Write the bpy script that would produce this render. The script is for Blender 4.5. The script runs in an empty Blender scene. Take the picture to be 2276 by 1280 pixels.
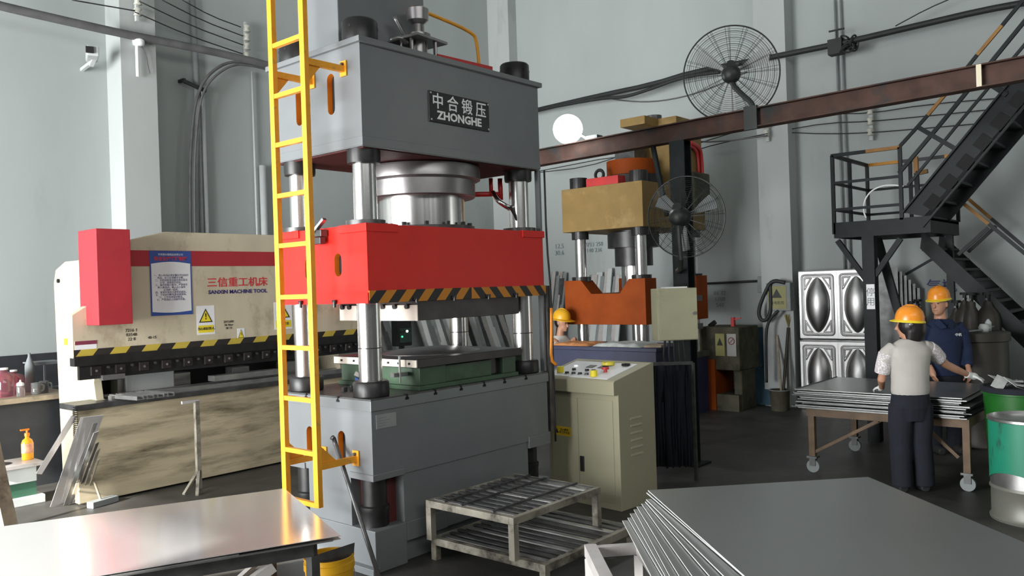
import bpy, bmesh, math, random
import numpy as np
from mathutils import Vector, Matrix, Euler
random.seed(7)
S = bpy.context.scene
COL = S.collection
PI = math.pi
# ---------------------------------------------------------------- camera
F_PX, YAW, PITCH, ROLL = 1837.04, -0.8609, -0.0015, -0.0321
CAM = Vector((-3.7565, -4.5744, 2.0))
_f = Vector((-math.sin(YAW)*math.cos(PITCH), math.cos(YAW)*math.cos(PITCH), math.sin(PITCH)))
_r0 = Vector((math.cos(YAW), math.sin(YAW), 0)); _u0 = _r0.cross(_f)
_r = _r0*math.cos(ROLL)+_u0*math.sin(ROLL); _u = -_r0*math.sin(ROLL)+_u0*math.cos(ROLL)
cd = bpy.data.cameras.new('camera'); cam = bpy.data.objects.new('camera', cd); COL.objects.link(cam)
cam.matrix_world = Matrix(((_r.x,_u.x,-_f.x,CAM.x),(_r.y,_u.y,-_f.y,CAM.y),(_r.z,_u.z,-_f.z,CAM.z),(0,0,0,1)))
cd.sensor_width = 36; cd.lens = F_PX/2276*36; cd.clip_end = 200; cd.clip_start = .05
S.camera = cam
def on(px, py, ax, v):
    """world point where the sight line of a photo pixel meets the plane axis ax = v"""
    d = _f+_r*((px-1138)/F_PX)-_u*((py-640)/F_PX)
    return CAM+d*((v-CAM[ax])/d[ax])
# ---------------------------------------------------------------- world, light, exposure
S.view_settings.view_transform = 'Standard'; S.view_settings.look = 'None'
S.view_settings.exposure = 0.0; S.view_settings.gamma = 1.0; S.view_settings.use_curve_mapping = False
w = bpy.data.worlds.new('world'); S.world = w; w.use_nodes = True
w.node_tree.nodes['Background'].inputs[0].default_value = (.92, .95, .93, 1)
w.node_tree.nodes['Background'].inputs[1].default_value = .10
def area(name, loc, target, sx, sy, power, col=(1,1,1)):
    l = bpy.data.lights.new(name, 'AREA'); l.shape = 'RECTANGLE'; l.size = sx; l.size_y = sy; l.energy = power; l.color = col
    o = bpy.data.objects.new(name, l); COL.objects.link(o); o.location = loc
    o.rotation_euler = (Vector(target)-Vector(loc)).to_track_quat('-Z', 'Y').to_euler(); return o
area('door_daylight', (-8.8, 2.3, 2.2), (0, 2.2, 1.7), 6.4, 4.1, 2450, (.98, .99, 1))
area('roof_light', (4.5, 2.0, 8.7), (5.0, 2.2, 0), 8, 9, 95, (.95, .99, .98))
area('camera_side_fill', (-3.5, -9.2, 6.6), (6, 4, 3.5), 11, 2.2, 330, (.97, .99, .96))  # unseen fill lamp added behind the camera to brighten the near faces
_s = bpy.data.lights.new('sun', 'SUN'); _s.energy = 22; _s.angle = .02; _s.color = (1, .97, .92)
_so = bpy.data.objects.new('sun', _s); COL.objects.link(_so); _so.location = (-14, 3, 7)
_so.rotation_euler = Vector((math.cos(.12)*math.cos(.425), math.sin(.12)*math.cos(.425), -math.sin(.425))).to_track_quat('-Z', 'Y').to_euler()
# ---------------------------------------------------------------- helpers
class MB:
    def __init__(s): s.b = bmesh.new()
    def face(s, pts):
        try: return s.b.faces.new([s.b.verts.new(Vector(p)) for p in pts])
        except ValueError: return None
    def box(s, x0, y0, z0, x1, y1, z1):
        v = [s.b.verts.new((x, y, z)) for z in (z0, z1) for y in (y0, y1) for x in (x0, x1)]
        for f in ((0,2,3,1),(4,5,7,6),(0,1,5,4),(2,6,7,3),(0,4,6,2),(1,3,7,5)): s.b.faces.new([v[i] for i in f])
        return s
    def ob(s, c, size, rot=(0,0,0)):
        m = Euler(rot).to_matrix(); c = Vector(c); h = Vector(size)/2
        v = [s.b.verts.new(c+m@Vector((a*h.x, b*h.y, d*h.z))) for d in (-1,1) for b in (-1,1) for a in (-1,1)]
        for f in ((0,2,3,1),(4,5,7,6),(0,1,5,4),(2,6,7,3),(0,4,6,2),(1,3,7,5)): s.b.faces.new([v[i] for i in f])
        return s
    def bar(s, p0, p1, w_, h_, up=(0,0,1)):
        p0, p1 = Vector(p0), Vector(p1); d = (p1-p0).normalized(); up = Vector(up)
        if abs(d.dot(up)) > .98: up = Vector((1,0,0))
        a = d.cross(up).normalized(); b = a.cross(d).normalized()
        v = [s.b.verts.new(p+a*(i*w_/2)+b*(j*h_/2)) for p in (p0, p1) for j in (-1,1) for i in (-1,1)]
        for f in ((0,2,3,1),(4,5,7,6),(0,1,5,4),(2,6,7,3),(0,4,6,2),(1,3,7,5)): s.b.faces.new([v[i] for i in f])
        return s
    def cyl(s, p0, p1, r0, r1=None, n=20):
        r1 = r0 if r1 is None else r1
        p0, p1 = Vector(p0), Vector(p1); d = (p1-p0).normalized()
        up = Vector((0,0,1)) if abs(d.z) < .9 else Vector((1,0,0))
        a = d.cross(up).normalized(); b = a.cross(d).normalized()
        A = [s.b.verts.new(p0+(a*math.cos(t)+b*math.sin(t))*r0) for t in [2*PI*k/n for k in range(n)]]
        B = [s.b.verts.new(p1+(a*math.cos(t)+b*math.sin(t))*r1) for t in [2*PI*k/n for k in range(n)]]
        for k in range(n): s.b.faces.new((A[k], A[(k+1)%n], B[(k+1)%n], B[k]))
        s.b.faces.new(A[::-1]); s.b.faces.new(B); return s
    def tube(s, pts, r, n=8, smooth=0):
        P = [Vector(p) for p in pts]
        for _ in range(smooth):
            Q = [P[0]]
            for a, b in zip(P, P[1:]): Q += [a*.75+b*.25, a*.25+b*.75]
            P = Q+[P[-1]]
        ref = None; rings = []
        for i, p in enumerate(P):
            d = (P[min(i+1, len(P)-1)]-P[max(i-1, 0)]).normalized()
            if ref is None: ref = d.orthogonal().normalized()
            ref = (ref-d*ref.dot(d)).normalized(); b = d.cross(ref)
            rr = r[i] if isinstance(r, (list, tuple)) else r
            rings.append([s.b.verts.new(p+(ref*math.cos(2*PI*k/n)+b*math.sin(2*PI*k/n))*rr) for k in range(n)])
        for A, B in zip(rings, rings[1:]):
            for k in range(n): s.b.faces.new((A[k], A[(k+1)%n], B[(k+1)%n], B[k]))
        s.b.faces.new(rings[0][::-1]); s.b.faces.new(rings[-1]); return s
    def prism(s, poly, ext):
        ext = Vector(ext); A = [s.b.verts.new(Vector(p)) for p in poly]; B = [s.b.verts.new(Vector(p)+ext) for p in poly]; n = len(A)
        for k in range(n): s.b.faces.new((A[k], A[(k+1)%n], B[(k+1)%n], B[k]))
        s.b.faces.new(A[::-1]); s.b.faces.new(B); return s
    def lathe(s, prof, c=(0,0,0), n=24, axis=None, ex=1, ey=1):
        """prof: (radius, height) pairs about a vertical (or given) axis"""
        c = Vector(c); ax = Vector(axis).normalized() if axis else Vector((0,0,1))
        a = ax.orthogonal().normalized() if axis else Vector((1,0,0)); b = ax.cross(a)
        rings = [[s.b.verts.new(c+ax*h+a*(max(r, 1e-4)*ex*math.cos(2*PI*k/n))+b*(max(r, 1e-4)*ey*math.sin(2*PI*k/n))) for k in range(n)] for r, h in prof]
        for A, B in zip(rings, rings[1:]):
            for k in range(n): s.b.faces.new((A[k], A[(k+1)%n], B[(k+1)%n], B[k]))
        s.b.faces.new(rings[0][::-1]); s.b.faces.new(rings[-1]); return s
    def ring(s, c, ax, R_, r, n=48, m=6):
        c = Vector(c); ax = Vector(ax).normalized(); a = ax.orthogonal().normalized(); b = ax.cross(a)
        rs = []
        for k in range(n):
            t = 2*PI*k/n; d = a*math.cos(t)+b*math.sin(t)
            rs.append([s.b.verts.new(c+d*(R_+r*math.cos(2*PI*j/m))+ax*(r*math.sin(2*PI*j/m))) for j in range(m)])
        for k in range(n):
            A, B = rs[k], rs[(k+1)%n]
            for j in range(m): s.b.faces.new((A[j], A[(j+1)%m], B[(j+1)%m], B[j]))
        return s
    def loft(s, secs, n=16):
        """secs: (centre, rx, ry) horizontal-ish ellipses or (centre, rx, ry, axis)"""
        rings = []
        for q in secs:
            c = Vector(q[0]); rx, ry = q[1], q[2]; ax = Vector(q[3]).normalized() if len(q) > 3 else Vector((0,0,1))
            a = Vector((1,0,0)); a = a-ax*a.dot(ax)
            if a.length < .2: a = Vector((0,1,0)); a = a-ax*a.dot(ax)
            a.normalize(); b = ax.cross(a)
            rings.append([s.b.verts.new(c+a*(rx*math.cos(2*PI*k/n))+b*(ry*math.sin(2*PI*k/n))) for k in range(n)])
        for A, B in zip(rings, rings[1:]):
            for k in range(n): s.b.faces.new((A[k], A[(k+1)%n], B[(k+1)%n], B[k]))
        s.b.faces.new(rings[0][::-1]); s.b.faces.new(rings[-1]); return s
    def build(s, name, mat=None, parent=None, W=False, smooth=False, bevel=0, cut=None, label=None, remesh=0, smn=0):
        bmesh.ops.recalc_face_normals(s.b, faces=s.b.faces[:])
        me = bpy.data.meshes.new(name); s.b.to_mesh(me); s.b.free()
        if W and parent is not None: me.transform(XF[parent.name].inverted())
        o = bpy.data.objects.new(name, me); COL.objects.link(o)
        if mat: me.materials.append(mat)
        if parent is not None:
            o.parent = parent; XF[o.name] = XF[parent.name]
        else: XF[o.name] = Matrix.Identity(4)
        if bevel:
            m = o.modifiers.new('bevel', 'BEVEL'); m.width = bevel; m.segments = 2; m.limit_method = 'ANGLE'; m.angle_limit = .7
        if remesh:
            m = o.modifiers.new('remesh', 'REMESH'); m.mode = 'VOXEL'; m.voxel_size = remesh; m.use_smooth_shade = True
            if smn:
                m2 = o.modifiers.new('smooth', 'SMOOTH'); m2.iterations = smn; m2.factor = .5
        if smooth: me.polygons.foreach_set('use_smooth', [True]*len(me.polygons))
        if smooth == 'auto':
            bpy.context.view_layer.objects.active = o
            me.set_sharp_from_angle(angle=.7)
        if label: o['label'] = label
        if (bevel or remesh) : bake(o)
        return o
def bake(o):
    dg = bpy.context.evaluated_depsgraph_get(); dg.update()
    nm = bpy.data.meshes.new_from_object(o.evaluated_get(dg)); old = o.data; nmn = old.name
    o.modifiers.clear(); o.data = nm; bpy.data.meshes.remove(old); nm.name = nmn
XF = {}
def thing(name, label, cat, loc=(0,0,0), rz=0, group=None):
    o = bpy.data.objects.new(name, None); COL.objects.link(o); o.empty_display_size = .1
    o.location = loc; o.rotation_euler = (0,0,rz)
    XF[o.name] = Matrix.Translation(Vector(loc))@Matrix.Rotation(rz, 4, 'Z')
    return tag(o, label, cat, group)
def tag(o, label, cat, group=None, kind=None):
    if label: o['label'] = label
    if cat: o['category'] = cat
    if group: o['group'] = group
    if kind: o['kind'] = kind
    return o
def struct(name, mb, mat, **k):
    o = mb.build(name, mat, **k); o['kind'] = 'structure'; return o
def children(o): return [c for c in bpy.data.objects if c.parent == o]
def dup(o, loc=None, rz=None, label=None, parent=None):
    c = o.copy(); COL.objects.link(c); XF[c.name] = XF[o.name]
    if parent: c.parent = parent
    if loc is not None: c.location = loc
    if rz is not None: c.rotation_euler = (0,0,rz)
    if label: c['label'] = label
    for ch in children(o):
        if ch != c: dup(ch, parent=c)
    return c
# ---------------------------------------------------------------- materials
def mat(name, col, rough=.5, metal=0, var=.08, scale=6, dirt=None, dirt_amt=.4, dscale=3, streak=None, bump=0, spec=.5, aniso=None):
    m = bpy.data.materials.new(name); m.use_nodes = True; nt = m.node_tree; N, L = nt.nodes, nt.links
    bs = N['Principled BSDF']; bs.inputs['Roughness'].default_value = rough; bs.inputs['Metallic'].default_value = metal
    bs.inputs['Specular IOR Level'].default_value = spec
    tc = N.new('ShaderNodeTexCoord'); mp = N.new('ShaderNodeMapping'); L.new(tc.outputs['Object'], mp.inputs[0])
    if streak: mp.inputs['Scale'].default_value = streak
    n1 = N.new('ShaderNodeTexNoise'); n1.inputs['Scale'].default_value = scale; n1.inputs['Detail'].default_value = 5
    L.new(mp.outputs[0], n1.inputs['Vector'])
    r = N.new('ShaderNodeValToRGB'); c = Vector(col[:3])
    r.color_ramp.elements[0].position = .3; r.color_ramp.elements[1].position = .7
    r.color_ramp.elements[0].color = (*[max(0, x*(1-var)) for x in c], 1); r.color_ramp.elements[1].color = (*[min(1, x*(1+var)) for x in c], 1)
    L.new(n1.outputs[0], r.inputs[0]); out = r.outputs[0]
    if dirt:
        n2 = N.new('ShaderNodeTexNoise'); n2.inputs['Scale'].default_value = dscale; n2.inputs['Detail'].default_value = 8; n2.inputs['Roughness'].default_value = .65
        L.new(mp.outputs[0], n2.inputs['Vector'])
        r2 = N.new('ShaderNodeValToRGB'); r2.color_ramp.elements[0].position = .62-dirt_amt*.35; r2.color_ramp.elements[1].position = .72-dirt_amt*.15
        L.new(n2.outputs[0], r2.inputs[0]); mx = N.new('ShaderNodeMix'); mx.data_type = 'RGBA'
        L.new(r2.outputs[0], mx.inputs[0]); L.new(out, mx.inputs[6]); mx.inputs[7].default_value = (*dirt, 1); out = mx.outputs[2]
    L.new(out, bs.inputs['Base Color'])
    if bump:
        bn = N.new('ShaderNodeBump'); bn.inputs['Strength'].default_value = bump; bn.inputs['Distance'].default_value = .01
        L.new(n1.outputs[0], bn.inputs['Height']); L.new(bn.outputs[0], bs.inputs['Normal'])
    if aniso:  # fine vertical brushing: roughness and colour bands around a turned bar
        L.new(n1.outputs[0], bs.inputs['Roughness'])
    return m
def stripes(name, c1, c2, vec, freq, rough=.5, wear=None):
    """diagonal hazard bands: direction vec over object coordinates"""
    m = mat(name, c1, rough, var=.05); nt = m.node_tree; N, L = nt.nodes, nt.links; bs = N['Principled BSDF']
    tc = [x for x in N if x.type == 'TEX_COORD'][0]
    d = N.new('ShaderNodeVectorMath'); d.operation = 'DOT_PRODUCT'; d.inputs[1].default_value = vec; L.new(tc.outputs['Object'], d.inputs[0])
    a = N.new('ShaderNodeMath'); a.operation = 'MULTIPLY'; a.inputs[1].default_value = freq; L.new(d.outputs['Value'], a.inputs[0])
    fr = N.new('ShaderNodeMath'); fr.operation = 'FRACT'; L.new(a.outputs[0], fr.inputs[0])
    g = N.new('ShaderNodeMath'); g.operation = 'GREATER_THAN'; g.inputs[1].default_value = .5; L.new(fr.outputs[0], g.inputs[0])
    mx = N.new('ShaderNodeMix'); mx.data_type = 'RGBA'; L.new(g.outputs[0], mx.inputs[0])
    src = bs.inputs['Base Color'].links[0].from_socket; L.new(src, mx.inputs[6]); mx.inputs[7].default_value = (*c2, 1)
    L.new(mx.outputs[2], bs.inputs['Base Color']); return m
def emit(name, col, k):
    m = mat(name, col); bs = m.node_tree.nodes['Principled BSDF']
    bs.inputs['Emission Color'].default_value = (*col, 1); bs.inputs['Emission Strength'].default_value = k; return m
def glass(name, col, rough=.05):
    m = mat(name, col, rough, var=0); bs = m.node_tree.nodes['Principled BSDF']; bs.inputs['Transmission Weight'].default_value = .85; return m
K = dict(
 wall=mat('wall_paint', (.385,.420,.410), .85, var=.05, scale=1.2, dirt=(.33,.36,.35), dirt_amt=.05, dscale=.7, streak=(1,1,.35)),
 ceil=mat('dark_roof', (.10,.105,.105), .8),
 pil=mat('pilaster_paint', (.43,.455,.445), .8, var=.04, scale=2, dirt=(.34,.36,.35), dirt_amt=.1, dscale=1.5, streak=(1,1,.3)),
 floor=mat('oily_concrete', (.042,.040,.036), .5, var=.35, scale=2.5, dirt=(.075,.072,.063), dirt_amt=.3, dscale=1.6, bump=.1),
 grey=mat('press_grey_paint', (.170,.182,.188), .27, var=.05, scale=3),
 red=mat('slide_red_paint', (.72,.022,.015), .38, spec=.25, var=.05, scale=4),
 orange=mat('slot_orange_paint', (.80,.27,.02), .4, var=.08),
 dark=mat('blackened_steel', (.018,.018,.018), .4, metal=.2, var=.3, scale=12),
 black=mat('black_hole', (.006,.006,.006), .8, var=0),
 chrome=mat('turned_steel', (.70,.69,.68), .25, metal=1, var=.22, scale=9, streak=(6,6,.02)),
 turned=mat('machined_ring_steel', (.26,.25,.25), .35, metal=.8, var=.15, scale=6),
 yellow=mat('ladder_yellow_paint', (.84,.36,.018), .4, var=.08, scale=9, dirt=(.5,.28,.05), dirt_amt=.05, dscale=14),
 cream=mat('brake_cream_paint', (.60,.54,.39), .45, var=.09, scale=3, dirt=(.36,.30,.19), dirt_amt=.22, dscale=2.5, streak=(1,1,.6)),
 dirtyc=mat('stained_cream_bed', (.50,.43,.29), .5, var=.2, scale=5, dirt=(.12,.10,.06), dirt_amt=.42, dscale=3.0, streak=(.22,1,1.6)),
 bred=mat('brake_red_paint', (.42,.035,.045), .5, spec=.3, var=.06),
 steel=mat('bare_steel', (.48,.48,.47), .33, metal=.9, var=.2, scale=7),
 dsteel=mat('dark_bare_steel', (.10,.10,.10), .4, metal=.6, var=.35, scale=8),
 sheet=mat('stainless_sheet', (.86,.84,.83), .14, metal=.75, var=.03, scale=2),
 film=mat('film_covered_sheet', (.25,.262,.255), .28, metal=.5, var=.03, scale=1.5),
 edge=mat('sheet_edge', (.72,.74,.72), .4, metal=.3, var=.05),
 rust=mat('rusty_beam', (.065,.036,.028), .75, spec=.2, var=.3, scale=5, dirt=(.03,.035,.035), dirt_amt=.3),
 bpaint=mat('dark_stair_paint', (.012,.016,.017), .5, spec=.2, var=.25, scale=7),
 cons=mat('console_beige', (.36,.34,.235), .5, spec=.25, var=.03, scale=2),
 trol=mat('rusty_trolley_brown', (.12,.078,.045), .7, var=.3),
 dorange=mat('dull_rail_orange', (.26,.12,.02), .6, var=.2),
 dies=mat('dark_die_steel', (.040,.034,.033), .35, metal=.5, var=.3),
 potm=mat('dull_pot_metal', (.17,.17,.145), .45, metal=.3),
 consd=mat('console_door_beige', (.36,.34,.235), .5, spec=.25, var=.03, scale=2),
 panel=mat('console_face', (.82,.83,.84), .3, var=.02),
 green=mat('die_green_paint', (.045,.095,.048), .45, var=.3, scale=6, dirt=(.03,.05,.03), dirt_amt=.35),
 white=mat('white_block', (.80,.74,.64), .35, var=.06),
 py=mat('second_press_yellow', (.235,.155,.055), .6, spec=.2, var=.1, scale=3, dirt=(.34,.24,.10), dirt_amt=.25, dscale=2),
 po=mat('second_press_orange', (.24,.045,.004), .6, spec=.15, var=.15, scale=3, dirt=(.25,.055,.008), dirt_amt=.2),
 encl=mat('enclosure_paint', (.40,.39,.26), .5, var=.06, dirt=(.34,.32,.20), dirt_amt=.18, dscale=4),
 paper=mat('white_paper', (.80,.80,.78), .7, var=.03),
 blue=mat('poster_blue', (.035,.09,.35), .5, var=.1),
 redink=mat('red_ink', (.62,.04,.05), .6, var=0), blueink=mat('blue_ink', (.035,.035,.16), .6, var=.1), blackink=mat('black_ink', (.02,.02,.02), .6, var=0),
 yel=mat('sign_yellow', (.85,.70,.03), .5, var=.05),
 signw=mat('sign_white', (.88,.90,.90), .4, var=.02),
 navy=mat('navy_cloth', (.007,.009,.016), .9, var=.2, scale=14),
 jacket=mat('blue_work_jacket', (.006,.015,.050), .85, var=.2, scale=12),
 blouse=mat('white_blouse', (.46,.435,.40), .8, var=.05, scale=9),
 lace=mat('lace_sleeve', (.62,.58,.58), .85, var=.45, scale=70),
 skin=mat('skin', (.46,.24,.15), .5, var=.08, scale=10),
 hair=mat('black_hair', (.010,.008,.008), .45, var=.3, scale=40),
 helm=mat('helmet_orange', (.80,.27,.02), .3, var=.08),
 helmr=mat('helmet_rim', (.80,.62,.03), .35, var=.05),
 glove=mat('white_glove', (.70,.71,.68), .9, var=.08, scale=30),
 wood=mat('grimy_bench_wood', (.33,.27,.19), .6, var=.25, scale=8, dirt=(.08,.06,.04), dirt_amt=.2),
 brown=mat('gas_cylinder_brown', (.035,.030,.022), .5, var=.25, scale=6),
 teal=mat('teal_drum_paint', (.010,.20,.115), .5, var=.12, scale=5, dirt=(.02,.07,.05), dirt_amt=.22, dscale=9, streak=(1,1,.5)),
 binG=mat('green_bin_plastic', (.012,.10,.014), .45, spec=.3, var=.2, scale=4),
 pail=mat('yellow_pail', (.72,.38,.012), .4, var=.06),
 cable=mat('black_cable', (.018,.020,.020), .6, var=.2), cableg=mat('grey_cable', (.11,.11,.11), .6, var=.2),
 conduit=mat('pale_conduit', (.50,.53,.52), .6, var=.05), conduitd=mat('dusty_conduit', (.22,.24,.24), .7, var=.1),
 porc=mat('insulator_porcelain', (.55,.55,.48), .4, var=.2, scale=20),
 fan=mat('fan_black_wire', (.022,.027,.024), .5, metal=.3, var=.2),
 rackp=mat('rack_chipped_paint', (.27,.25,.20), .5, var=.2, scale=8, dirt=(.045,.035,.025), dirt_amt=.42, dscale=5),
 frame=mat('light_square_tube', (.44,.415,.395), .4, var=.1, scale=8, dirt=(.25,.18,.12), dirt_amt=.12, dscale=6),
 blueb=mat('blue_bench_paint', (.015,.02,.06), .5, var=.2), cloth=mat('pale_cloth', (.42,.44,.42), .9, var=.2, scale=12), cloth2=mat('orange_cloth', (.48,.20,.07), .9, var=.3, scale=10),
 pink=glass('pink_plastic', (.75,.30,.36)), clear=glass('clear_bottle', (.8,.82,.8)), soapg=mat('orange_soap', (.90,.38,.02), .25, var=.05), pump=mat('orange_pump', (.85,.22,.02), .35, var=.03),
 rubber=mat('rubber', (.02,.02,.02), .7, var=.1), slate=mat('black_board', (.028,.030,.034), .6, var=.2),
 pan=mat('pressed_stainless', (.46,.46,.455), .38, metal=1, var=.03), pand=mat('bowl_stainless', (.50,.50,.49), .26, metal=1, var=.05),
 oldm=mat('old_machine_paint', (.075,.070,.048), .7, spec=.2, var=.3, scale=5, dirt=(.03,.03,.02), dirt_amt=.35),
 bluegrey=mat('blue_grey_sheet', (.035,.075,.105), .6, spec=.2, var=.2), redp=mat('red_pipe_paint', (.50,.03,.03), .4, var=.1),
)
K['hazard'] = stripes('hazard_bands', (.60,.22,.008), (.012,.012,.012), (1,0,-.95), 5.2)
K['hazard2'] = stripes('hazard_bands_mirrored', (.60,.22,.008), (.012,.012,.012), (1,0,.95), 5.2)
K['hazb'] = stripes('brake_hazard_bands', (.55,.42,.06), (.025,.022,.02), (1,0,-.8), 3.1)
K['railstripe'] = stripes('rail_bands', (.60,.26,.02), (.02,.024,.025), (0,1,0), .9)
K['zig'] = K['dsteel']
def text(s, mat_, parent, origin, xdir, zdir, size, name='lettering', offset=.0, align='CENTER', ext=.001, bold=0, sx=1):
    cu = bpy.data.curves.new('t', 'FONT'); cu.body = s; cu.size = size; cu.align_x = align; cu.align_y = 'CENTER'; cu.extrude = ext; cu.offset = bold; cu.resolution_u = 2
    o = bpy.data.objects.new('t', cu); COL.objects.link(o); dg = bpy.context.evaluated_depsgraph_get()
    me = bpy.data.meshes.new_from_object(o.evaluated_get(dg)); bpy.data.objects.remove(o)
    x = Vector(xdir).normalized(); z = Vector(zdir).normalized(); y = x.cross(z)  # text x -> x, text y -> z, text z -> -y (towards viewer)
    n = x.cross(z)
    M_ = Matrix(((x.x*sx, z.x, n.x, origin[0]), (x.y*sx, z.y, n.y, origin[1]), (x.z*sx, z.z, n.z, origin[2]), (0,0,0,1)))
    me.transform(M_); me.materials.clear(); me.materials.append(mat_)
    if parent is not None: me.transform(XF[parent.name].inverted())
    o = bpy.data.objects.new(name, me); COL.objects.link(o); o.parent = parent; XF[o.name] = XF[parent.name] if parent else Matrix.Identity(4)
    return o
# ================================================================ the hall
XW, YW = 9.0, 6.6
struct('floor', MB().box(-9, -9.5, -.1, XW+.2, YW+.2, 0), K['floor'])
struct('ceiling', MB().box(-9.2, -9.5, 9, XW+.2, YW+.2, 9.2), K['ceil'])
struct('wall_left', MB().box(-9.2, -9.5, 0, -9, -1.6, 9).box(-9.2, -1.6, 4.2, -9, 5.7, 9).box(-9.2, 5.7, 0, -9, YW, 9), K['wall'])
struct('wall_right', MB().box(XW, -9.5, 0, XW+.2, YW+.2, 9), K['wall'])
struct('wall_back', MB().box(-9, YW, 0, XW, YW+.2, 9), K['wall'])
struct('trim_1', MB().box(1.13, YW-.42, 0, 1.60, YW, 9), K['pil'])
struct('trim_2', MB().box(XW-.32, .43, 0, XW, .93, 9), K['pil'])
struct('trim_3', MB().box(XW-.25, YW-.55, 0, XW, YW, 9), K['pil'])
struct('trim_4', MB().box(-9, YW-.03, 0, .9, YW, 1.36), K['slate'])
# wall conduits and cables
def pipe(name, label, pts, r, m, cat='conduit', group=None, sm=0, n=8):
    return tag(MB().tube(pts, r, n=n, smooth=sm).build(name, m, smooth=True), label, cat, group)
Yp = YW-.06
pipe('conduit', 'dark dusty vertical conduit on the left wall beside the pilaster', [on(427,0,1,Yp), on(437,190,1,Yp), on(437,190,1,Yp)-Vector((0,0,6.0))], .045, K['conduitd'])
pipe('conduit', 'pale vertical conduit right of the dark one on the left wall', [on(449,190,1,Yp), on(449,190,1,Yp)-Vector((0,0,5.6))], .035, K['conduit'])
pipe('conduit', 'thin pale conduit on the left wall just left of the yellow ladder', [on(560,160,1,Yp), on(560,160,1,Yp)-Vector((0,0,5.6))], .018, K['conduit'])
pipe('conduit', 'thick pale pipe rising behind the ladder on the left wall', [on(583,368,1,Yp), on(583,368,1,Yp)-Vector((0,0,3.9))], .055, K['conduit'])
Xp = XW-.05
for i, (a, b) in enumerate([((1855,0),'left'), ((1868,0),'right')]):
    p = on(a[0], 0, 0, Xp); pipe('conduit', f'{b} one of two thin vertical conduits on the right wall behind the stair landing', [p, Vector((p.x, p.y-.03, .5))], .016, K['conduitd'])
pipe('wall_cable_bundle', 'thick sagging grey cable bundle crossing the left wall', [on(-60,-3,1,6.1), on(0,13,1,6.1), on(90,34,1,6.1), on(268,74,1,6.1), on(340,88,1,6.1), on(460,112,1,6.1), on(560,135,1,6.1), on(600,146,1,6.1), on(720,170,1,6.1)], .055, K['cableg'], 'cable', sm=1)
pipe('wall_cable_bundle', 'thick dark cable bundle along the right wall behind the fan', [on(1150,255,0,8.6), on(1200,243,0,8.6), on(1330,213,0,8.6), on(1450,188,0,8.6), on(1540,160,0,8.6), on(1700,130,0,8.6), on(1880,94,0,8.6), on(2060,52,0,8.6), on(2180,24,0,8.6), on(2300,2,0,8.6)], .045, K['cable'], 'cable', sm=1)
pipe('loose_cable', 'black cable drooping below the thick bundle left of the upper fan', [on(1200,243,0,8.55), on(1340,217,0,8.55), on(1385,217,0,8.55), on(1440,200,0,8.55), on(1520,170,0,8.55), on(1600,160,0,8.55)], .03, K['cable'], 'cable', sm=2)
pipe('loose_cable', 'thin wire sagging under the cable bundle behind the upper fan', [on(1330,214,0,8.985), on(1395,226,0,8.985), on(1470,226,0,8.985), on(1560,205,0,8.985), on(1660,160,0,8.985)], .012, K['cableg'], 'cable', sm=2)
pipe('loose_cable', 'grey cable arching off the bundle down the left wall', [on(600,150,1,6.4), on(560,140,1,6.4), on(510,136,1,6.4), on(470,158,1,6.4), on(443,195,1,6.4), on(428,260,1,6.4), on(420,420,1,6.4), on(420,420,1,6.4)-Vector((0,0,2.4))], .022, K['cableg'], 'cable', sm=2)
pipe('loose_cable', 'second grey cable arching beside it down the left wall', [on(600,156,1,6.35), on(560,146,1,6.35), on(520,142,1,6.35), on(480,165,1,6.35), on(452,200,1,6.35), on(438,260,1,6.35), on(430,420,1,6.35), on(430,420,1,6.35)-Vector((0,0,2.4))], .018, K['cableg'], 'cable', sm=2)
# insulator racks
def insul(name, label, pts, horiz, g):
    a = Vector(pts[0]); t = thing(name, label, 'insulator rack', a, 0, g)
    top = Vector(pts[0])+Vector((0,0,.1)); bot = Vector(pts[-1])-Vector((0,0,.12))
    MB().bar(top, bot, .05, .03).build('mounting_bar', K['conduit'], t, W=True)
    for p in pts:
        q = Vector(p)+horiz
        MB().lathe([(.02,-.055),(.055,-.05),(.03,-.01),(.055,.03),(.02,.055)], q, 12).build('insulator', K['porc'], t, W=True, smooth=True)
I1 = [on(1706,278,0,8.62), on(1706,297,0,8.62)]
I2 = [on(1936,y,0,8.9) for y in (228,247,270,294)]
I3 = [on(545,y,1,6.5) for y in (64,84,104,124)]
I4 = [on(303,y,1,6.1) for y in (3,27)]
insul('insulator_rack', 'pair of white insulators on the right wall pilaster', I1, Vector((-.04,0,0)), 'insulator racks on the walls')
insul('insulator_rack', 'row of four insulators on the right wall under the steel beam', I2, Vector((-.04,0,0)), 'insulator racks on the walls')
insul('insulator_rack', 'grimy stack of insulators on the left wall beside the ladder top', I3, Vector((0,-.04,0)), 'insulator racks on the walls')
insul('insulator_rack', 'pair of insulators at the top of the left wall pilaster', I4, Vector((0,-.04,0)), 'insulator racks on the walls')
def wire(label, pts, r=.008, m='cable'): return pipe('overhead_wire', label, pts, r, K[m], 'wire', 'thin overhead wires', 1, 6)
for k, (y0, ys) in enumerate([(252,(222,219,207,188)), (268,(247,244,232,214)), (290,(270,270,258,236)), (294,(295,293,285,266))]):
    nm = ['uppermost','second','third','lowest'][k]
    wire(f'{nm} thin wire running right from the insulators towards the stair flight', [on(1740,y0,0,8.85), on(1840,ys[0]+ (29 if k==0 else 3 if k>1 else 6),0,8.85), on(1936,ys[0]+ (5 if k<2 else 0),0,8.85), on(2060,ys[2],0,8.85), on(2276,ys[3],0,8.85)])
wire('wire from the pilaster insulators sloping down left behind the steel post', [on(1706,278,0,8.55), on(1660,285,0,8.5), on(1580,310,0,8.5), on(1500,335,0,8.5)])
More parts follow.
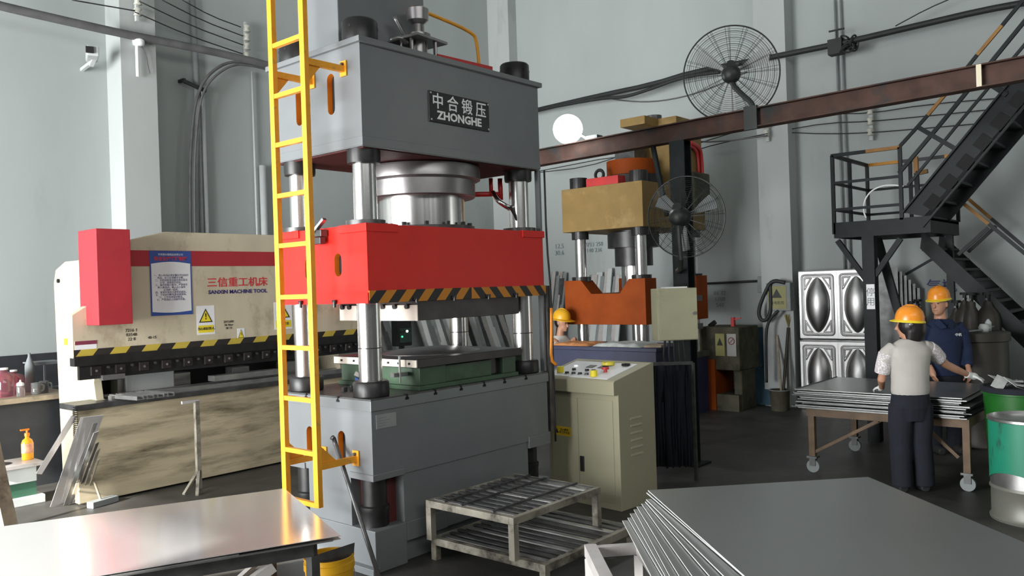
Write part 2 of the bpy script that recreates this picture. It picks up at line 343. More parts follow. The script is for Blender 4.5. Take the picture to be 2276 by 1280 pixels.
wire('lower wire from the pilaster insulators passing behind the yellow press', [on(1706,297,0,8.55), on(1600,318,0,8.5), on(1520,342,0,8.5), on(1380,345,0,8.5), on(1200,380,0,8.5)])
wire('long thin wire above the yellow press sagging left to the grey press', [on(1500,312,0,8.5), on(1400,340,0,8.5), on(1300,372,0,8.5), on(1200,383,0,8.5)])
wire('thin wire crossing the far wall under the floodlight', [on(1420,330,0,8.98), on(1320,345,0,8.98), on(1180,372,0,8.98)])
wire('pale double cable running right of the steel post to the pilaster', [on(1510,313,0,8.4), on(1600,316,0,8.4), on(1706,301,0,8.5)], .012, 'cableg')
for k, (a, b) in enumerate([((300,27),(540,120)), ((310,3),(540,100)), ((360,0),(540,80)), ((405,0),(535,60))]):
    nm = ['lowest','second lowest','third','uppermost'][k]
    mid = ((a[0]+b[0])/2, (a[1]+b[1])/2+6)
    wire(f'{nm} thin wire sloping down across the left wall to the insulators', [on(*a,1,6.0), on(*mid,1,6.2), on(*b,1,6.45)])
wire('thin wire coming in from the upper left to the pilaster insulators', [on(160,0,1,6.0), on(230,12,1,6.0), on(300,24,1,6.0)])
wire('thin wire rising off the right wall cable bundle', [on(1990,58,0,8.6), on(2060,20,0,8.6), on(2130,-10,0,8.6)], .008)
# security camera on the left wall, lamp bracket on the pilaster, valve tangle on right wall
c = on(205,120,1,6.2); t = thing('security_camera', 'small white security camera on the left wall', 'camera', c)
MB().ob(c, (.14,.34,.13), (0,0,-.35)).build('housing', K['conduit'], t, W=True, bevel=.015)
MB().ob(c+Vector((-.10,-.17,0)), (.09,.02,.08), (0,0,-.35)).build('lens_window', K['black'], t, W=True)
MB().bar(c+Vector((.03,.1,-.08)), c+Vector((.03,.42,-.12)), .04, .04).bar(c+Vector((.03,.02,-.05)), c+Vector((.03,.12,-.12)), .05, .03).build('bracket', K['conduit'], t, W=True)
c = on(308,95,1,6.12); t = thing('wall_sensor', 'white sensor head with a hanging tube on the left pilaster', 'sensor', c)
MB().lathe([(.02,-.05),(.07,-.03),(.075,.03),(.03,.07)], c, 14).build('head', K['signw'], t, W=True, smooth=True)
MB().cyl(c+Vector((-.03,-.01,-.02)), c+Vector((-.03,-.01,-.45)), .022).build('tube', K['signw'], t, W=True)
MB().tube([c+Vector((.02,0,-.02)), c+Vector((.09,0,-.1)), c+Vector((.12,0,-.3)), c+Vector((.14,0,-.38))], .006, smooth=2).build('cord', K['cableg'], t, W=True)
c = on(1868,100,0,8.6); t = thing('cable_clamp', 'tangled coil of wires and clamp on the right wall cable bundle', 'cable clamp', c)
mb = MB()
for k in range(9):
    rr = random.uniform(.05,.11); mb.ring(c+Vector((random.uniform(-.1,.05), -.12+random.uniform(-.12,.12), random.uniform(-.10,.08))), (random.uniform(-1,1), random.uniform(-1,1), random.uniform(-.5,.5)), rr, .014, 20, 5)
mb.build('wire_coil', K['cable'], t, W=True)
MB().ob(c+Vector((0,.06,-.02)), (.16,.2,.22)).bar(c+Vector((0,.05,.1)), c+Vector((0,.05,.24)), .02, .02).bar(c+Vector((0,-.06,.23)), c+Vector((0,.16,.23)), .03, .02).build('clamp', K['cable'], t, W=True)
c = on(440,190,1,6.45); tag(MB().bar(c+Vector((-.22,0,.03)), c+Vector((.12,0,-.06)), .04, .05).bar(c+Vector((-.2,0,.05)), c+Vector((-.2,.15,.05)), .04, .04).build('pipe_bracket', K['cable']), 'dark bracket clamped on the left wall conduit', 'bracket')
# pencilled notes on the walls
for s, c_, z_ in (('焊机', on(2093,640,0,8.98), .16), ):
    tt = text(s, K['blueink'], None, c_, (0,-1,0), (0,0,1), z_, 'wall_writing', ext=.002) if False else None
def walltext(s, p, size, m, label):
    cu = text_free(s, m, p, size); tag(cu, label, 'writing'); return cu
def text_free(s, m, p, size, xdir=(0,-1,0)):
    root = bpy.data.objects.new('tmp', None); XF['tmp'] = Matrix.Identity(4)
    o = text(s, m, root, p, xdir, (0,0,1), size, 'wall_writing', ext=.002); o.parent = None; bpy.data.objects.remove(root); return o
K['faded'] = mat('faded_wall_ink', (.22,.26,.27), .8, var=.2)
walltext('气瓶', on(2093,637,0,8.985), .20, K['blueink'], 'blue hand painted characters on the right wall above the gas cylinders')
walltext('12.5\n30.6', on(1243,555,0,8.985), .13, K['faded'], 'faint pencilled numbers on the wall left of the yellow press')
walltext('0713 258\n140 236', on(1320,550,0,8.985), .11, K['faded'], 'faint pencilled numbers on the wall between the yellow press columns')
walltext('86 32\n1708\n540', on(1600,665,0,8.985), .10, K['faded'], 'faint pencilled notes on the wall above the old machine')
pipe('wall_pipe', 'thin dark horizontal pipe low on the right wall', [on(1572,630,0,8.9), on(1695,624,0,8.9)], .02, K['cable'])
c = on(1700,632,0,8.86); tag(MB().ob(c, (.12,.2,.26)).build('junction_box', K['conduitd'], bevel=.01), 'small grey junction box at the end of the wall pipe', 'junction box')

# ================================================================ main press
PW, PD = 2.0, 1.1
P = thing('hydraulic_press', 'large grey four column hydraulic press with bright red slide', 'press', (0,0,0))
def stadium_cut(me_obj, slots, depth, wid, mats):
    """slots: (y, z0, z1) vertical slots cut into the face x = 0"""
    cb = MB()
    for (y, z0, z1) in slots:
        r = wid/2; pts = []
        for k in range(9): a = PI*k/8; pts.append((-.05, y+r*math.cos(a), z1-r+r*math.sin(a)))
        for k in range(9): a = PI+PI*k/8; pts.append((-.05, y+r*math.cos(a), z0+r+r*math.sin(a)))
        cb.prism(pts, (.05+depth, 0, 0))
    co = cb.build('cutter', None); m = me_obj.modifiers.new('b', 'BOOLEAN'); m.object = co; m.operation = 'DIFFERENCE'; m.solver = 'EXACT'
    bake(me_obj); bpy.data.objects.remove(co)
    me = me_obj.data
    for mm in mats[1:]: me.materials.append(mm)
    for p in me.polygons:
        c = p.center
        for (y, z0, z1) in slots:
            if abs(c.y-y) <= wid/2+.002 and z0-.002 <= c.z <= z1+.002 and .0005 < c.x < depth+.002 and abs(p.normal.x) < .95: p.material_index = 1
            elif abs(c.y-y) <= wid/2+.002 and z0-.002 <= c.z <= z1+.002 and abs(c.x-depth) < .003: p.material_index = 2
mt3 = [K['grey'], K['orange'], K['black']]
o = MB().box(0,0,3.03,PW,PD,3.775).build('upper_beam', K['grey'], P)
stadium_cut(o, [(.34,3.30,3.60),(.735,3.28,3.57)], .045, .085, mt3)
MB().box(-.03,-.03,3.76,PW+.03,PD+.03,3.80).build('top_plate', K['grey'], P, bevel=.004)
MB().box(-.004,-.004,3.035,PW+.004,PD+.004,3.10).build('bottom_band', K['grey'], P, bevel=.003)
MB().box(.03,.03,3.022,PW-.03,PD-.03,3.03).build('underside_plate', mat('maroon_primer', (.075,.022,.022), .6, spec=.2), P)
# name plate
np_ = MB().box(.65,-.012,3.285,1.335,0,3.525).build('name_plate', K['dark'], P, bevel=.006)
for x in (.668,1.317):
    for z in (3.303,3.507): MB().cyl((x,-.018,z),(x,-.010,z),.008,n=10).build('rivet', K['steel'], np_)
for i, ch in enumerate('中合锻压'):
    text(ch, K['signw'], np_, (.745+i*.163,-.0125,3.443), (1,0,0), (0,0,1), .128, 'lettering', bold=.0012, sx=1.0)
text('ZHONGHE', K['signw'], np_, (.985,-.0125,3.342), (1,0,0), (0,0,1), .088, 'lettering', bold=.003, sx=1.15)
# columns with nuts and collars
for (x, y) in ((.13,.15),(1.87,.15),(.13,.94),(1.87,.94)):
    MB().cyl((x,y,1.24),(x,y,3.0),.086,n=36).build('column', K['chrome'], P, smooth='auto')
    MB().cyl((x,y,1.585),(x,y,1.592),.0868,n=36).build('scribed_ring', K['dark'], P)
    MB().lathe([(.088,2.925),(.118,2.93),(.122,2.95),(.122,3.03)], (x,y,0), 32).build('collar', K['dark'], P, smooth='auto')
    nb = MB().lathe([(.128,3.80),(.13,3.81),(.13,3.955),(.118,3.97),(.03,3.97)], (x,y,0), 32).build('column_nut', K['dark'], P, smooth='auto')
    mb = MB()
    for k in range(6): a = k*PI/3+.3; mb.cyl((x+.1285*math.cos(a),y+.1285*math.sin(a),3.905),(x+.132*math.cos(a),y+.132*math.sin(a),3.905),.011,n=10)
    mb.build('spanner_hole', K['black'], nb)
    MB().lathe([(.09,2.48),(.145,2.482),(.145,2.515),(.10,2.52),(.088,2.52)], (x,y,0), 28).build('guide_bush', K['dsteel'], P, smooth='auto')
    MB().lathe([(.13,1.24),(.132,1.25),(.132,1.335),(.12,1.35),(.088,1.35)], (x,y,0), 32).build('lower_nut', K['dark'], P, smooth='auto')
# cylinder and ram
MB().lathe([(.49,3.01),(.50,2.99),(.50,2.905),(.46,2.89)], (1.04,.52,0), 56).build('cylinder_flange', K['turned'], P, smooth='auto')
MB().lathe([(.44,2.90),(.455,2.89),(.455,2.765),(.44,2.755),(.37,2.755)], (1.04,.52,0), 56).build('gland_ring', K['turned'], P, smooth='auto')
MB().cyl((1.04,.52,2.50),(1.04,.52,2.80),.36,n=56).build('ram', K['chrome'], P, smooth='auto')
MB().cyl((1.04,.52,2.48),(1.04,.52,2.515),.44,n=56).build('ram_flange', K['dsteel'], P)
for k in range(14): a = 2*PI*k/14; MB().cyl((1.04+.40*math.cos(a),.52+.40*math.sin(a),2.515),(1.04+.40*math.cos(a),.52+.40*math.sin(a),2.545),.02,n=6).build('flange_bolt', K['dark'], P)
# slide
o = MB().box(.01,0,1.915,PW,PD,2.48).build('slide', K['red'], P)
# shift local slot test: face is x=.01
stadium_cut(o, [(.335,2.115,2.285),(.70,2.10,2.27)], .055, .085, [K['red'], K['orange'], K['black']])
MB().box(0,-.004,1.915,.012,PD,1.99).build('side_lip', K['red'], P)
for (x0,y0,x1,y1) in ((-.004,-.012,.30,.30),(1.72,-.012,2.02,.30),(-.004,.80,.30,1.11),(1.72,.80,2.02,1.11)):
    MB().box(x0,y0,2.425,x1,y1,2.485).build('corner_pad', K['red'], P, bevel=.003)
MB().box(.012,-.008,1.915,1.06,0,2.005).build('hazard_band', K['hazard'], P)
MB().box(1.06,-.008,1.915,2.02,0,2.005).build('hazard_band', K['hazard2'], P)
mb = MB()
for x in (.45,.85,1.25,1.6): mb.cyl((x,-.02,1.905),(x,-.02,1.935),.012,n=8).ob((x,-.015,1.935),(.035,.02,.02))
for y in (.36,.78): mb.cyl((-.015,y,1.89),(-.015,y,1.935),.012,n=8).ob((-.015,y,1.935),(.02,.035,.02))
mb.build('clamp_bolt', K['dark'], P)
# limit switch clamp on the slide side
mb = MB(); mb.ob((-.03,.50,2.44),(.06,.13,.05)).ob((-.04,.50,2.385),(.05,.12,.05))
mb.build('switch_block', K['dsteel'], P, bevel=.004)
MB().bar((-.06,.52,2.45),(-.05,.40,2.54),.035,.02).build('switch_lever', K['steel'], P)
# bed
o = MB().box(0,0,.66,PW,PD,1.15).build('bed', K['grey'], P)
stadium_cut(o, [(.345,.72,.985),(.735,.72,.985)], .045, .085, mt3)
MB().box(-.012,-.012,1.15,PW+.012,PD+.012,1.225).build('bed_top_plate', K['grey'], P, bevel=.003)
MB().box(-.006,-.006,1.224,PW+.006,PD+.006,1.236).build('machined_top', K['dsteel'], P)
mb = MB()
for x in (.33,.62,.90,1.17,1.42,1.70): mb.prism([(x-.018,-.014,1.215),(x+.018,-.014,1.215),(x+.018,-.014,1.197),(x-.018,-.014,1.197)],(0,.03,0)).box(x-.008,-.014,1.21,x+.008,.02,1.238)
for y in (.36,.75): mb.box(-.014,y-.018,1.197,.02,y+.018,1.215).box(-.014,y-.008,1.21,.02,y+.008,1.238)
mb.build('tee_slot', K['black'], P)
MB().box(.29,.012,.29,1.72,PD-.01,.67).box(.012,.27,.29,PW-.01,.78,.67).build('recessed_waist', K['grey'], P)
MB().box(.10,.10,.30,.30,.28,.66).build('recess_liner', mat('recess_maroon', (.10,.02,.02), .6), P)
for q_ in ((-.012,-.012,.655,.29,.26,.70),(-.012,.80,.655,.29,PD+.012,.70),(1.72,-.012,.60,PW+.012,.26,.70)): MB().box(*q_).build('recess_hood', K['grey'], P, bevel=.003)
MB().box(0,0,.0,.30,PD,.30).box(.30,0,.16,.72,PD,.30).box(.30,.05,0,.72,PD,.17).box(.72,0.02,.16,1.30,PD,.30).box(.74,.15,0,1.30,PD,.17).box(1.30,0,0,PW,PD,.30).build('base_block', K['grey'], P, bevel=.006)
MB().box(-.05,-.03,0,.012,PD,.05).build('foot_rail', K['grey'], P, bevel=.004)
for (x,y) in ((.13,.15),(.13,.94),(1.87,.15)):
    MB().lathe([(.10,.30),(.10,.40),(.105,.41),(.105,.44),(.09,.45),(.09,.66)], (x,y,0), 24).build('column_foot', K['dark'], P, smooth='auto')
dpl = MB().box(.04,-.006,1.02,.225,0,1.12).build('data_plate', mat('data_plate_grey', (.36,.37,.37), .35, metal=.5), P)
_m = MB()
for _k in range(4): _m.box(.055,-.0068,1.036+_k*.019,.13+.02*(_k%3),-.006,1.040+_k*.019)
_m.build('engraved_rows', K['conduitd'], dpl)
# oil tank and gear on top
MB().box(.10,.36,3.80,.985,.86,5.6).build('oil_tank', K['grey'], P, bevel=.006)
q = Vector((.78,.22,0))
mb = MB().lathe([(.10,3.80),(.10,3.86),(.07,3.87),(.07,3.98),(.10,3.985),(.10,4.02),(.05,4.03),(.045,4.10),(.085,4.13),(.09,4.22),(.07,4.235),(.02,4.235)], q, 20)
mb.build('prefill_valve', K['turned'], P, smooth='auto')
mb = MB()
for k in range(4): a = k*PI/2+.5; mb.cyl((q.x+.15*math.cos(a),q.y+.13*math.sin(a),3.80),(q.x+.15*math.cos(a),q.y+.13*math.sin(a),3.98),.016,n=8)
mb.ob((q.x,q.y,3.965),(.36,.30,.02),(0,0,.1)).build('valve_clamp', K['turned'], P)
MB().tube([(.55,.30,3.95),(.60,.22,3.97),(.66,.22,3.93)], .02, smooth=1).tube([(.55,.24,4.12),(.62,.22,4.0),(.66,.22,3.96)], .018, smooth=1).build('pilot_pipe', K['turned'], P, smooth=True)
MB().tube([(.80,.30,4.27),(1.50,.30,4.22),(1.555,.30,4.14),(1.58,.30,3.80)], .015, smooth=2).build('handrail', K['yellow'], P, smooth=True)
MB().bar((.85,.10,3.83),(1.45,.06,3.83),.05,.05).build('top_pipe', K['redp'], P)
# plumbing below the crown
MB().tube([(1.50,.42,2.82),(1.72,.34,2.83),(1.82,.30,2.83)], .022).tube([(1.72,.34,2.97),(1.72,.34,2.83)], .018).tube([(1.80,.30,2.97),(1.80,.30,2.78)], .022).build('oil_pipe', K['redp'], P, smooth=True)
MB().tube([(1.70,.30,2.84),(1.66,.22,2.76),(1.72,.16,2.70),(1.80,.2,2.70),(1.84,.24,2.70)], .022, smooth=2).build('elbow_pipe', K['chrome'], P, smooth=True)
MB().tube([(1.74,.14,2.70),(1.80,.12,2.60),(1.82,.12,2.49)], .013, smooth=1).build('hose', K['cable'], P, smooth=True)
MB().box(2.005,.02,1.24,2.03,.07,3.03).build('side_flat_bar', K['grey'], P)
MB().tube([(2.06,.0,3.03),(2.06,0,2.4),(2.08,-.02,1.9),(2.10,0,1.24),(2.10,0,.6)], .009, smooth=1).build('side_hose', K['cable'], P, smooth=True)
MB().box(2.04,.0,.70,2.11,.06,2.0).build('cable_channel', K['dsteel'], P)
MB().tube([(2.06,-.03,1.80),(2.05,-.03,1.55),(2.03,-.03,1.34),(2.08,-.05,1.29)], .014, smooth=1).build('grease_line', K['orange'], P, smooth=True)
MB().tube([(2.05,.25,3.0),(2.12,.3,2.9),(2.14,.3,2.5)], .03, smooth=2).build('large_hose', K['cable'], P, smooth=True)
# upper die and lower die: things clamped in the press
U = thing('upper_die', 'pale steel upper die bolted under the red slide', 'die', (1.14,.5,1.765))
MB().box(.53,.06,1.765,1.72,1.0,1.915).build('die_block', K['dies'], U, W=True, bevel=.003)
wf = MB().box(.522,.058,1.765,.53,1.0,1.885).build('end_face', K['white'], U, W=True)
for y in (.16,.30,.44,.58,.72,.86,.95): MB().cyl((.500,y,1.875),(.53,y,1.875),.020,n=8).build('bolt', K['dark'], U, W=True)
D = thing('lower_die', 'green lower die with a domed steel plate on the press bed', 'die', (1.07,.5,1.236))
MB().box(.50,.035,1.236,1.66,1.02,1.27).box(.52,.05,1.27,.80,1.0,1.41).box(.535,.20,1.27,1.60,.99,1.405).box(.80,.07,1.27,1.35,1.0,1.40).box(1.48,.05,1.27,1.64,1.0,1.41).build('base', K['green'], D, W=True, bevel=.004)
MB().box(.60,.10,1.275,1.62,.20,1.40).build('shade_panel', K['dies'], D, W=True)  # dark panel added to paint the shade in the base gaps
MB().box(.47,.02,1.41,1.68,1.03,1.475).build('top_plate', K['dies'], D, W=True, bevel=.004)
MB().box(.466,.025,1.415,.47,1.025,1.47).build('lit_plate_end', K['white'], D, W=True)  # white skin paints the light falling on this end of the dark plate
for y in (.10,.22,.34,.62,.76,.92): MB().cyl((.456,y,1.443),(.47,y,1.443),.009,n=8).build('plate_bolt', K['dark'], D, W=True)
mb = MB().lathe([(.40,1.475),(.39,1.478),(.30,1.497),(.18,1.508),(.02,1.512)], (0,0,0), 48, ex=1.12, ey=.95)
bmesh.ops.translate(mb.b, verts=mb.b.verts[:], vec=(1.10,.52,0))
mb.build('dome', K['turned'], D, W=True, smooth=True)
MB().bar((.46,.55,1.26),(.46,.55,1.53),.012,.012).bar((.42,.16,1.30),(.42,.16,1.50),.012,.012).build('clamp_stud', K['steel'], D, W=True)
MB().bar((.36,.62,1.36),(.47,.50,1.28),.04,.03).bar((.38,.20,1.36),(.50,.18,1.36),.05,.03).build('clamp_arm', K['steel'], D, W=True)
tag(MB().bar((.30,.36,1.262),(.46,.72,1.30),.035,.03).build('clamp_bar', mat('blue_paint', (.03,.07,.22), .4)), 'blue clamp bar lying on the press bed beside the left front column', 'clamp')
mb = MB()
for k in range(5): mb.cyl((.20+.05*k,.55-.03*k,1.236),(.20+.05*k,.55-.03*k,1.27+.01*(k%3)),.02,n=6)
tag(mb.build('loose_nuts', K['dark'], ), 'small heap of dark nuts on the press bed beside the ladder', 'nuts', kind='stuff')

# ---- ladder
LX = -.34
La = thing('ladder', 'tall yellow steel ladder bolted to the end of the grey press', 'ladder', (LX,.42,.5))
def lad(px, py, ax=0): return on(px, py, ax, LX)
ra0, ra1 = lad(669.5,0), lad(711,1122); la0, la1 = lad(601,0), lad(638,1100)
yr, yl = (ra0.y+ra1.y)/2, (la0.y+la1.y)/2
for y in (yr, yl): MB().box(LX-.02,y-.026,ra1.z-.02,LX+.02,y+.026,4.75).build('rail', K['yellow'], La, W=True, bevel=.003)
for py in (92,207,318,433,545,660,772,884,998,1107):
    z = lad(640,py).z; MB().box(LX-.016,yr,z-.016,LX+.016,yl,z+.016).build('rung', K['yellow'], La, W=True)
z0 = lad(690,-30).z
for (y, z) in ((yr,3.60),(yl,3.58),(yr,.80),(yl,.79)):
    s_ = .11 if y == yr else .13
    b = MB().box(LX,y-.016,z-.022,-.006,y+.016+s_*0,z+.022)
    b.prism([(LX+.02,y,z-.02),(LX+.13,y,z-.02),(LX+.02,y,z-.15)] if z > 2 else [(LX+.02,y,z+.02),(LX+.16,y,z+.02),(LX+.02,y,z+.15)], (0,.008,0))
    b.box(-.012,y-.035,z-.05,-.003,y+.035,z+.06).build('bracket', K['yellow'], La, W=True)
    MB().cyl((-.03,y,z+.035),(-.012,y,z+.035),.012,n=6).build('bolt', K['dsteel'], La, W=True)
# crowbar leaning on the press
a = on(742,975,0,-.045); b_ = on(845,1290,0,-.35)
tag(MB().tube([b_+(b_-a)*.03, a+(b_-a)*.06, a, a+Vector((-.015,.0,.012))], [.016,.017,.017,.02], n=8).build('crowbar', K['dsteel'], smooth=True), 'long dark steel bar leaning against the grey press base', 'bar')
# ================================================================ press brake
BY = 3.9
B = thing('press_brake', 'long cream press brake with two red cylinder covers and stained bed', 'press brake', (1.3,BY,0))
pb = lambda x, y: on(x, y, 1, BY)
pts = [pb(163,808), pb(163,703), pb(210,668), pb(288,528), pb(380,512), pb(622,522)]
topz = pts[-1].z
poly = [(-.462,BY,1.44),(-.462,BY,1.86),(-.20,BY,2.02),(-.20,BY,2.56),(.10,BY,2.60),(.50,BY,2.70),(2.2,BY,2.70),(2.75,BY,2.60),(3.3,BY,2.45),(3.3,BY,1.44)]
ram = MB().prism(poly, (0,.10,0)).build('upper_beam', K['cream'], B, W=True, bevel=.005)
MB().box(-.455,BY-.006,1.455,3.3,BY,1.52).build('hazard_band', K['hazb'], B, W=True)
MB().box(.12,BY-.004,2.335,3.25,BY,2.50).build('red_band', K['bred'], B, W=True)
MB().box(-.458,BY-.02,1.36,3.3,BY+.09,1.455).build('ram_edge', K['dark'], B, W=True)
MB().box(-.40,BY+.02,1.22,3.2,BY+.07,1.36).build('tool_holder', K['dark'], B, W=True)
for i in range(15): 
    x = -.30+i*.24
    MB().box(x,BY-.01,1.255,x+.10,BY+.05,1.345).build('tool_clamp', K['dies'], B, W=True, bevel=.005)
    MB().cyl((x+.05,BY-.018,1.30),(x+.05,BY-.008,1.30),.012,n=8).build('clamp_screw', K['steel'], B, W=True)
    MB().cyl((x+.17,BY-.008,1.325),(x+.17,BY+.02,1.325),.013,n=8).build('clamp_screw', K['dsteel'], B, W=True)
MB().box(-.20,BY-.03,1.20,.02,BY+.05,1.25).build('punch_segment', K['steel'], B, W=True); MB().box(1.0,BY-.02,1.06,1.85,BY+.12,1.12).build('punch_segment', K['steel'], B, W=True)
# cylinder covers
def cover(px0, px1, name='cylinder_cover'):
    p0 = on(px0,512,1,BY-.28); p1 = on(px1,512,1,BY-.28)
    return MB().box(p0.x,BY-.28,1.76,p1.x,BY-.0,2.70).build(name, K['bred'], B, W=True, bevel=.006)
c0 = on(213,512,1,BY-.28).x; c1 = on(289,512,1,BY-.28).x
MB().box(c0,BY-.28,1.755,c1,BY+.14,2.69).build('cylinder_cover', K['bred'], B, W=True, bevel=.006)
MB().box(2.75,BY-.28,1.755,3.07,BY+.14,2.69).build('cylinder_cover', K['bred'], B, W=True, bevel=.006)
# side frames (C shape seen in side view: x = const plane)
def cframe(x, name='side_frame'):
    prof = [(4.12,0),(5.02,0),(5.06,1.0),(5.10,2.20),(5.04,2.34),(4.78,2.42),(4.05,2.42),(4.02,2.2),(4.02,1.36),(4.12,1.34),(4.16,1.16),(4.12,.99),(3.96,.97),(3.96,.50)]
    return MB().prism([(x,y,z) for y, z in prof], (.08,0,0)).build(name, K['cream'], B, W=True, bevel=.004)
cframe(-.17); cframe(2.9)
MB().cyl((-.19,4.95,2.22),(-.17,4.95,2.22),.022,n=12).build('lifting_eye', K['black'], B, W=True)
MB().box(-.175,4.78,1.53,-.171,4.86,1.60).build('small_sticker', K['yel'], B, W=True)
# bed
MB().box(-.45,BY,.02,3.2,BY+.10,.93).build('bed', K['dirtyc'], B, W=True, bevel=.006)
MB().box(-.47,BY-.03,.93,3.2,BY+.35,.985).build('bed_table', K['dsteel'], B, W=True, bevel=.004)
MB().box(-.10,BY+.02,.985,3.0,BY+.10,1.03).build('die_rail', K['steel'], B, W=True)
MB().box(0,BY+.8,0,2.9,BY+.86,2.2).build('rear_plate', K['slate'], B, W=True)
mb = MB()
for k, x in enumerate((.15,.75,1.5,2.2)):
    mb.box(x,BY+.45,.99,x+.22,BY+.62,1.15)
mb.box(-.05,BY+.30,.99,2.9,BY+.36,1.02)
mb.build('back_gauge', K['steel'], B, W=True, bevel=.004)
# lettering and stickers
p = pb(529,628); text('三信重工机床', K['redink'], B, (p.x,BY-.002,p.z), (1,0,0), (0,0,1), .112, bold=.0015, sx=1.14)
p = pb(530,648); text('SANXIN MACHINE TOOL', K['blueink'], B, (p.x,BY-.002,p.z), (1,0,0), (0,0,1), .058, bold=.0018, sx=1.12)
for s, px, py, sz in (('7216 1\n03548\n22 8', 292,744,.045), ('40-15', 338,750,.04), ('2015600\n36 Nov\n18 15', 508,722,.036)):
    p = pb(px,py); text(s, K['blackink'], B, (p.x,BY-.002,p.z), (1,0,0), (0,0,1), sz, 'scribble')
def rect(px0, py0, px1, py1, m, name, par, lift, root):
    a = pb(px0,py0); b = pb(px1,py1); return MB().box(a.x,BY-lift-.002,b.z,b.x,BY-lift,a.z).build(name, m, par, W=True)
st = rect(166,759,215,779, K['signw'], 'maker_sticker', B, 0, B)
a = pb(166,759); b = pb(215,764); MB().box(a.x,BY-.004,b.z,b.x,BY-.002,a.z).build('sticker_band', mat('sticker_maroon', (.22,.04,.07), .5), st, W=True)
def warn(px0, py0, px1, py1, tri, txt, root):
    s = rect(px0,py0,px1,py1, K['signw'], 'warning_sign', root, 0, root); a = pb(px0,py0); b = pb(px1,py1); cx = (a.x+b.x)/2; w_ = b.x-a.x; h_ = a.z-b.z
    zt, zb = a.z-h_*.10, b.z+h_*.42
    if not txt: zt, zb = a.z-h_*.1, b.z+h_*.1
    MB().prism([(cx-w_*.38,BY-.002,zb),(cx+w_*.38,BY-.002,zb),(cx,BY-.002,zt)], (0,-.002,0)).build('triangle_border', K['blackink'], s, W=True)
    MB().prism([(cx-w_*.29,BY-.004,zb+h_*.035),(cx+w_*.29,BY-.004,zb+h_*.035),(cx,BY-.004,zt-h_*.07)], (0,-.001,0)).build('triangle', K['yel'], s, W=True)
    text('!', K['blackink'], s, (cx,BY-.0055,(zt+zb)/2-h_*.04), (1,0,0), (0,0,1), h_*.30, 'pictogram', bold=.002)
    if txt:
        MB().box(cx-w_*.42,BY-.004,b.z+h_*.07,cx+w_*.42,BY-.002,b.z+h_*.32).build('caption_band', K['yel'], s, W=True)
        text(txt, K['blackink'], s, (cx,BY-.0045,b.z+h_*.2), (1,0,0), (0,0,1), w_*.155, bold=.0008)
warn(436,680,478,742, 1, '当心机械伤人', B)
warn(608,672,650,730, 1, '注意安全', B)
warn(527,730,544,752, 1, '', B)
# poster
a = pb(331,557); b = pb(428,698); cx = (a.x+b.x)/2; W_ = b.x-a.x; H_ = a.z-b.z
PO = thing('safety_poster', 'blue bordered printed rules poster hung on the press brake', 'poster', (cx,BY-.004,b.z))
MB().box(a.x,BY-.007,b.z,b.x,BY-.003,a.z).build('backing', K['blue'], PO, W=True)
MB().prism([(a.x+W_*.03,BY-.007,b.z+H_*.06)]+[(a.x+W_*(.03+.94*k/10),BY-.007,b.z+H_*(.06-.02*math.sin(PI*k/10))) for k in range(1,10)]+[(b.x-W_*.03,BY-.007,b.z+H_*.06)]+[(b.x-W_*(.03+.94*k/10),BY-.007,a.z-H_*(.20-.03*math.sin(PI*k/10))) for k in range(0,11)], (0,-.0015,0)).build('white_panel', K['signw'], PO, W=True)
text('安全生产管理制度', K['redink'], PO, (cx,BY-.0075,a.z-H_*.125), (1,0,0), (0,0,1), W_*.10, 'heading', bold=.0015)
text('不锈钢水箱制品有限公司', K['signw'], PO, (cx,BY-.0075,a.z-H_*.06), (1,0,0), (0,0,1), W_*.055, 'heading')
body = ['一、进入车间必须穿戴好劳动保护','用品，女工必须戴安全帽，','二、开机前检查设备各部位是否','正常，润滑是否良好。','三、操作时精力集中，严禁将手','伸入模具内，两人以上操作','必须统一指挥。','四、发现异常应立即停机报告。','五、下班前切断电源清理现场，','六、工作场地保持整洁。','七、严禁酒后上岗操作设备。']
text('\n'.join(body), K['blueink'], PO, (cx,BY-.0088,a.z-H_*.57), (1,0,0), (0,0,1), W_*.056)
# loose channels lying on the bed
for i, (p0, p1, dz) in enumerate([((236,890),(292,912),0),((250,888),(304,906),0),((262,886),(318,902),0.0),((272,884),(330,897),0.0)]):
    q0 = on(*p0,2,1.0); q1 = q0+Vector((.0,-.62,.0))+Vector((.04*i,0,0)); q0 = Vector((-.08+.10*i,BY+.12,1.0)); q1 = Vector((-.02+.105*i,BY-.36,1.0))
    mb = MB(); d = Vector((.07,0,0))
    A = q0; Bq = q1
    mb.prism([A,A+d,A+d+Vector((0,0,.04)),A+d*.9+Vector((0,0,.04)),A+d*.9+Vector((0,0,.006)),A+d*.1+Vector((0,0,.006)),A+d*.1+Vector((0,0,.04)),A+Vector((0,0,.04))], Bq-A)
    nm = ['leftmost','second from left','third from left','rightmost'][i]
    tag(mb.build('steel_channel', K['steel']), f'{nm} of four short steel channels sticking out over the brake bed', 'steel channel', 'channels on the brake bed')
# white boxes behind the tools
c = on(360,845,1,4.35); tag(MB().box(c.x-.42,4.3,.99,c.x+.12,4.42,1.21).build('motor_housing', K['conduit'], bevel=.01), 'pale grey box behind the tooling on the press brake table', 'housing')
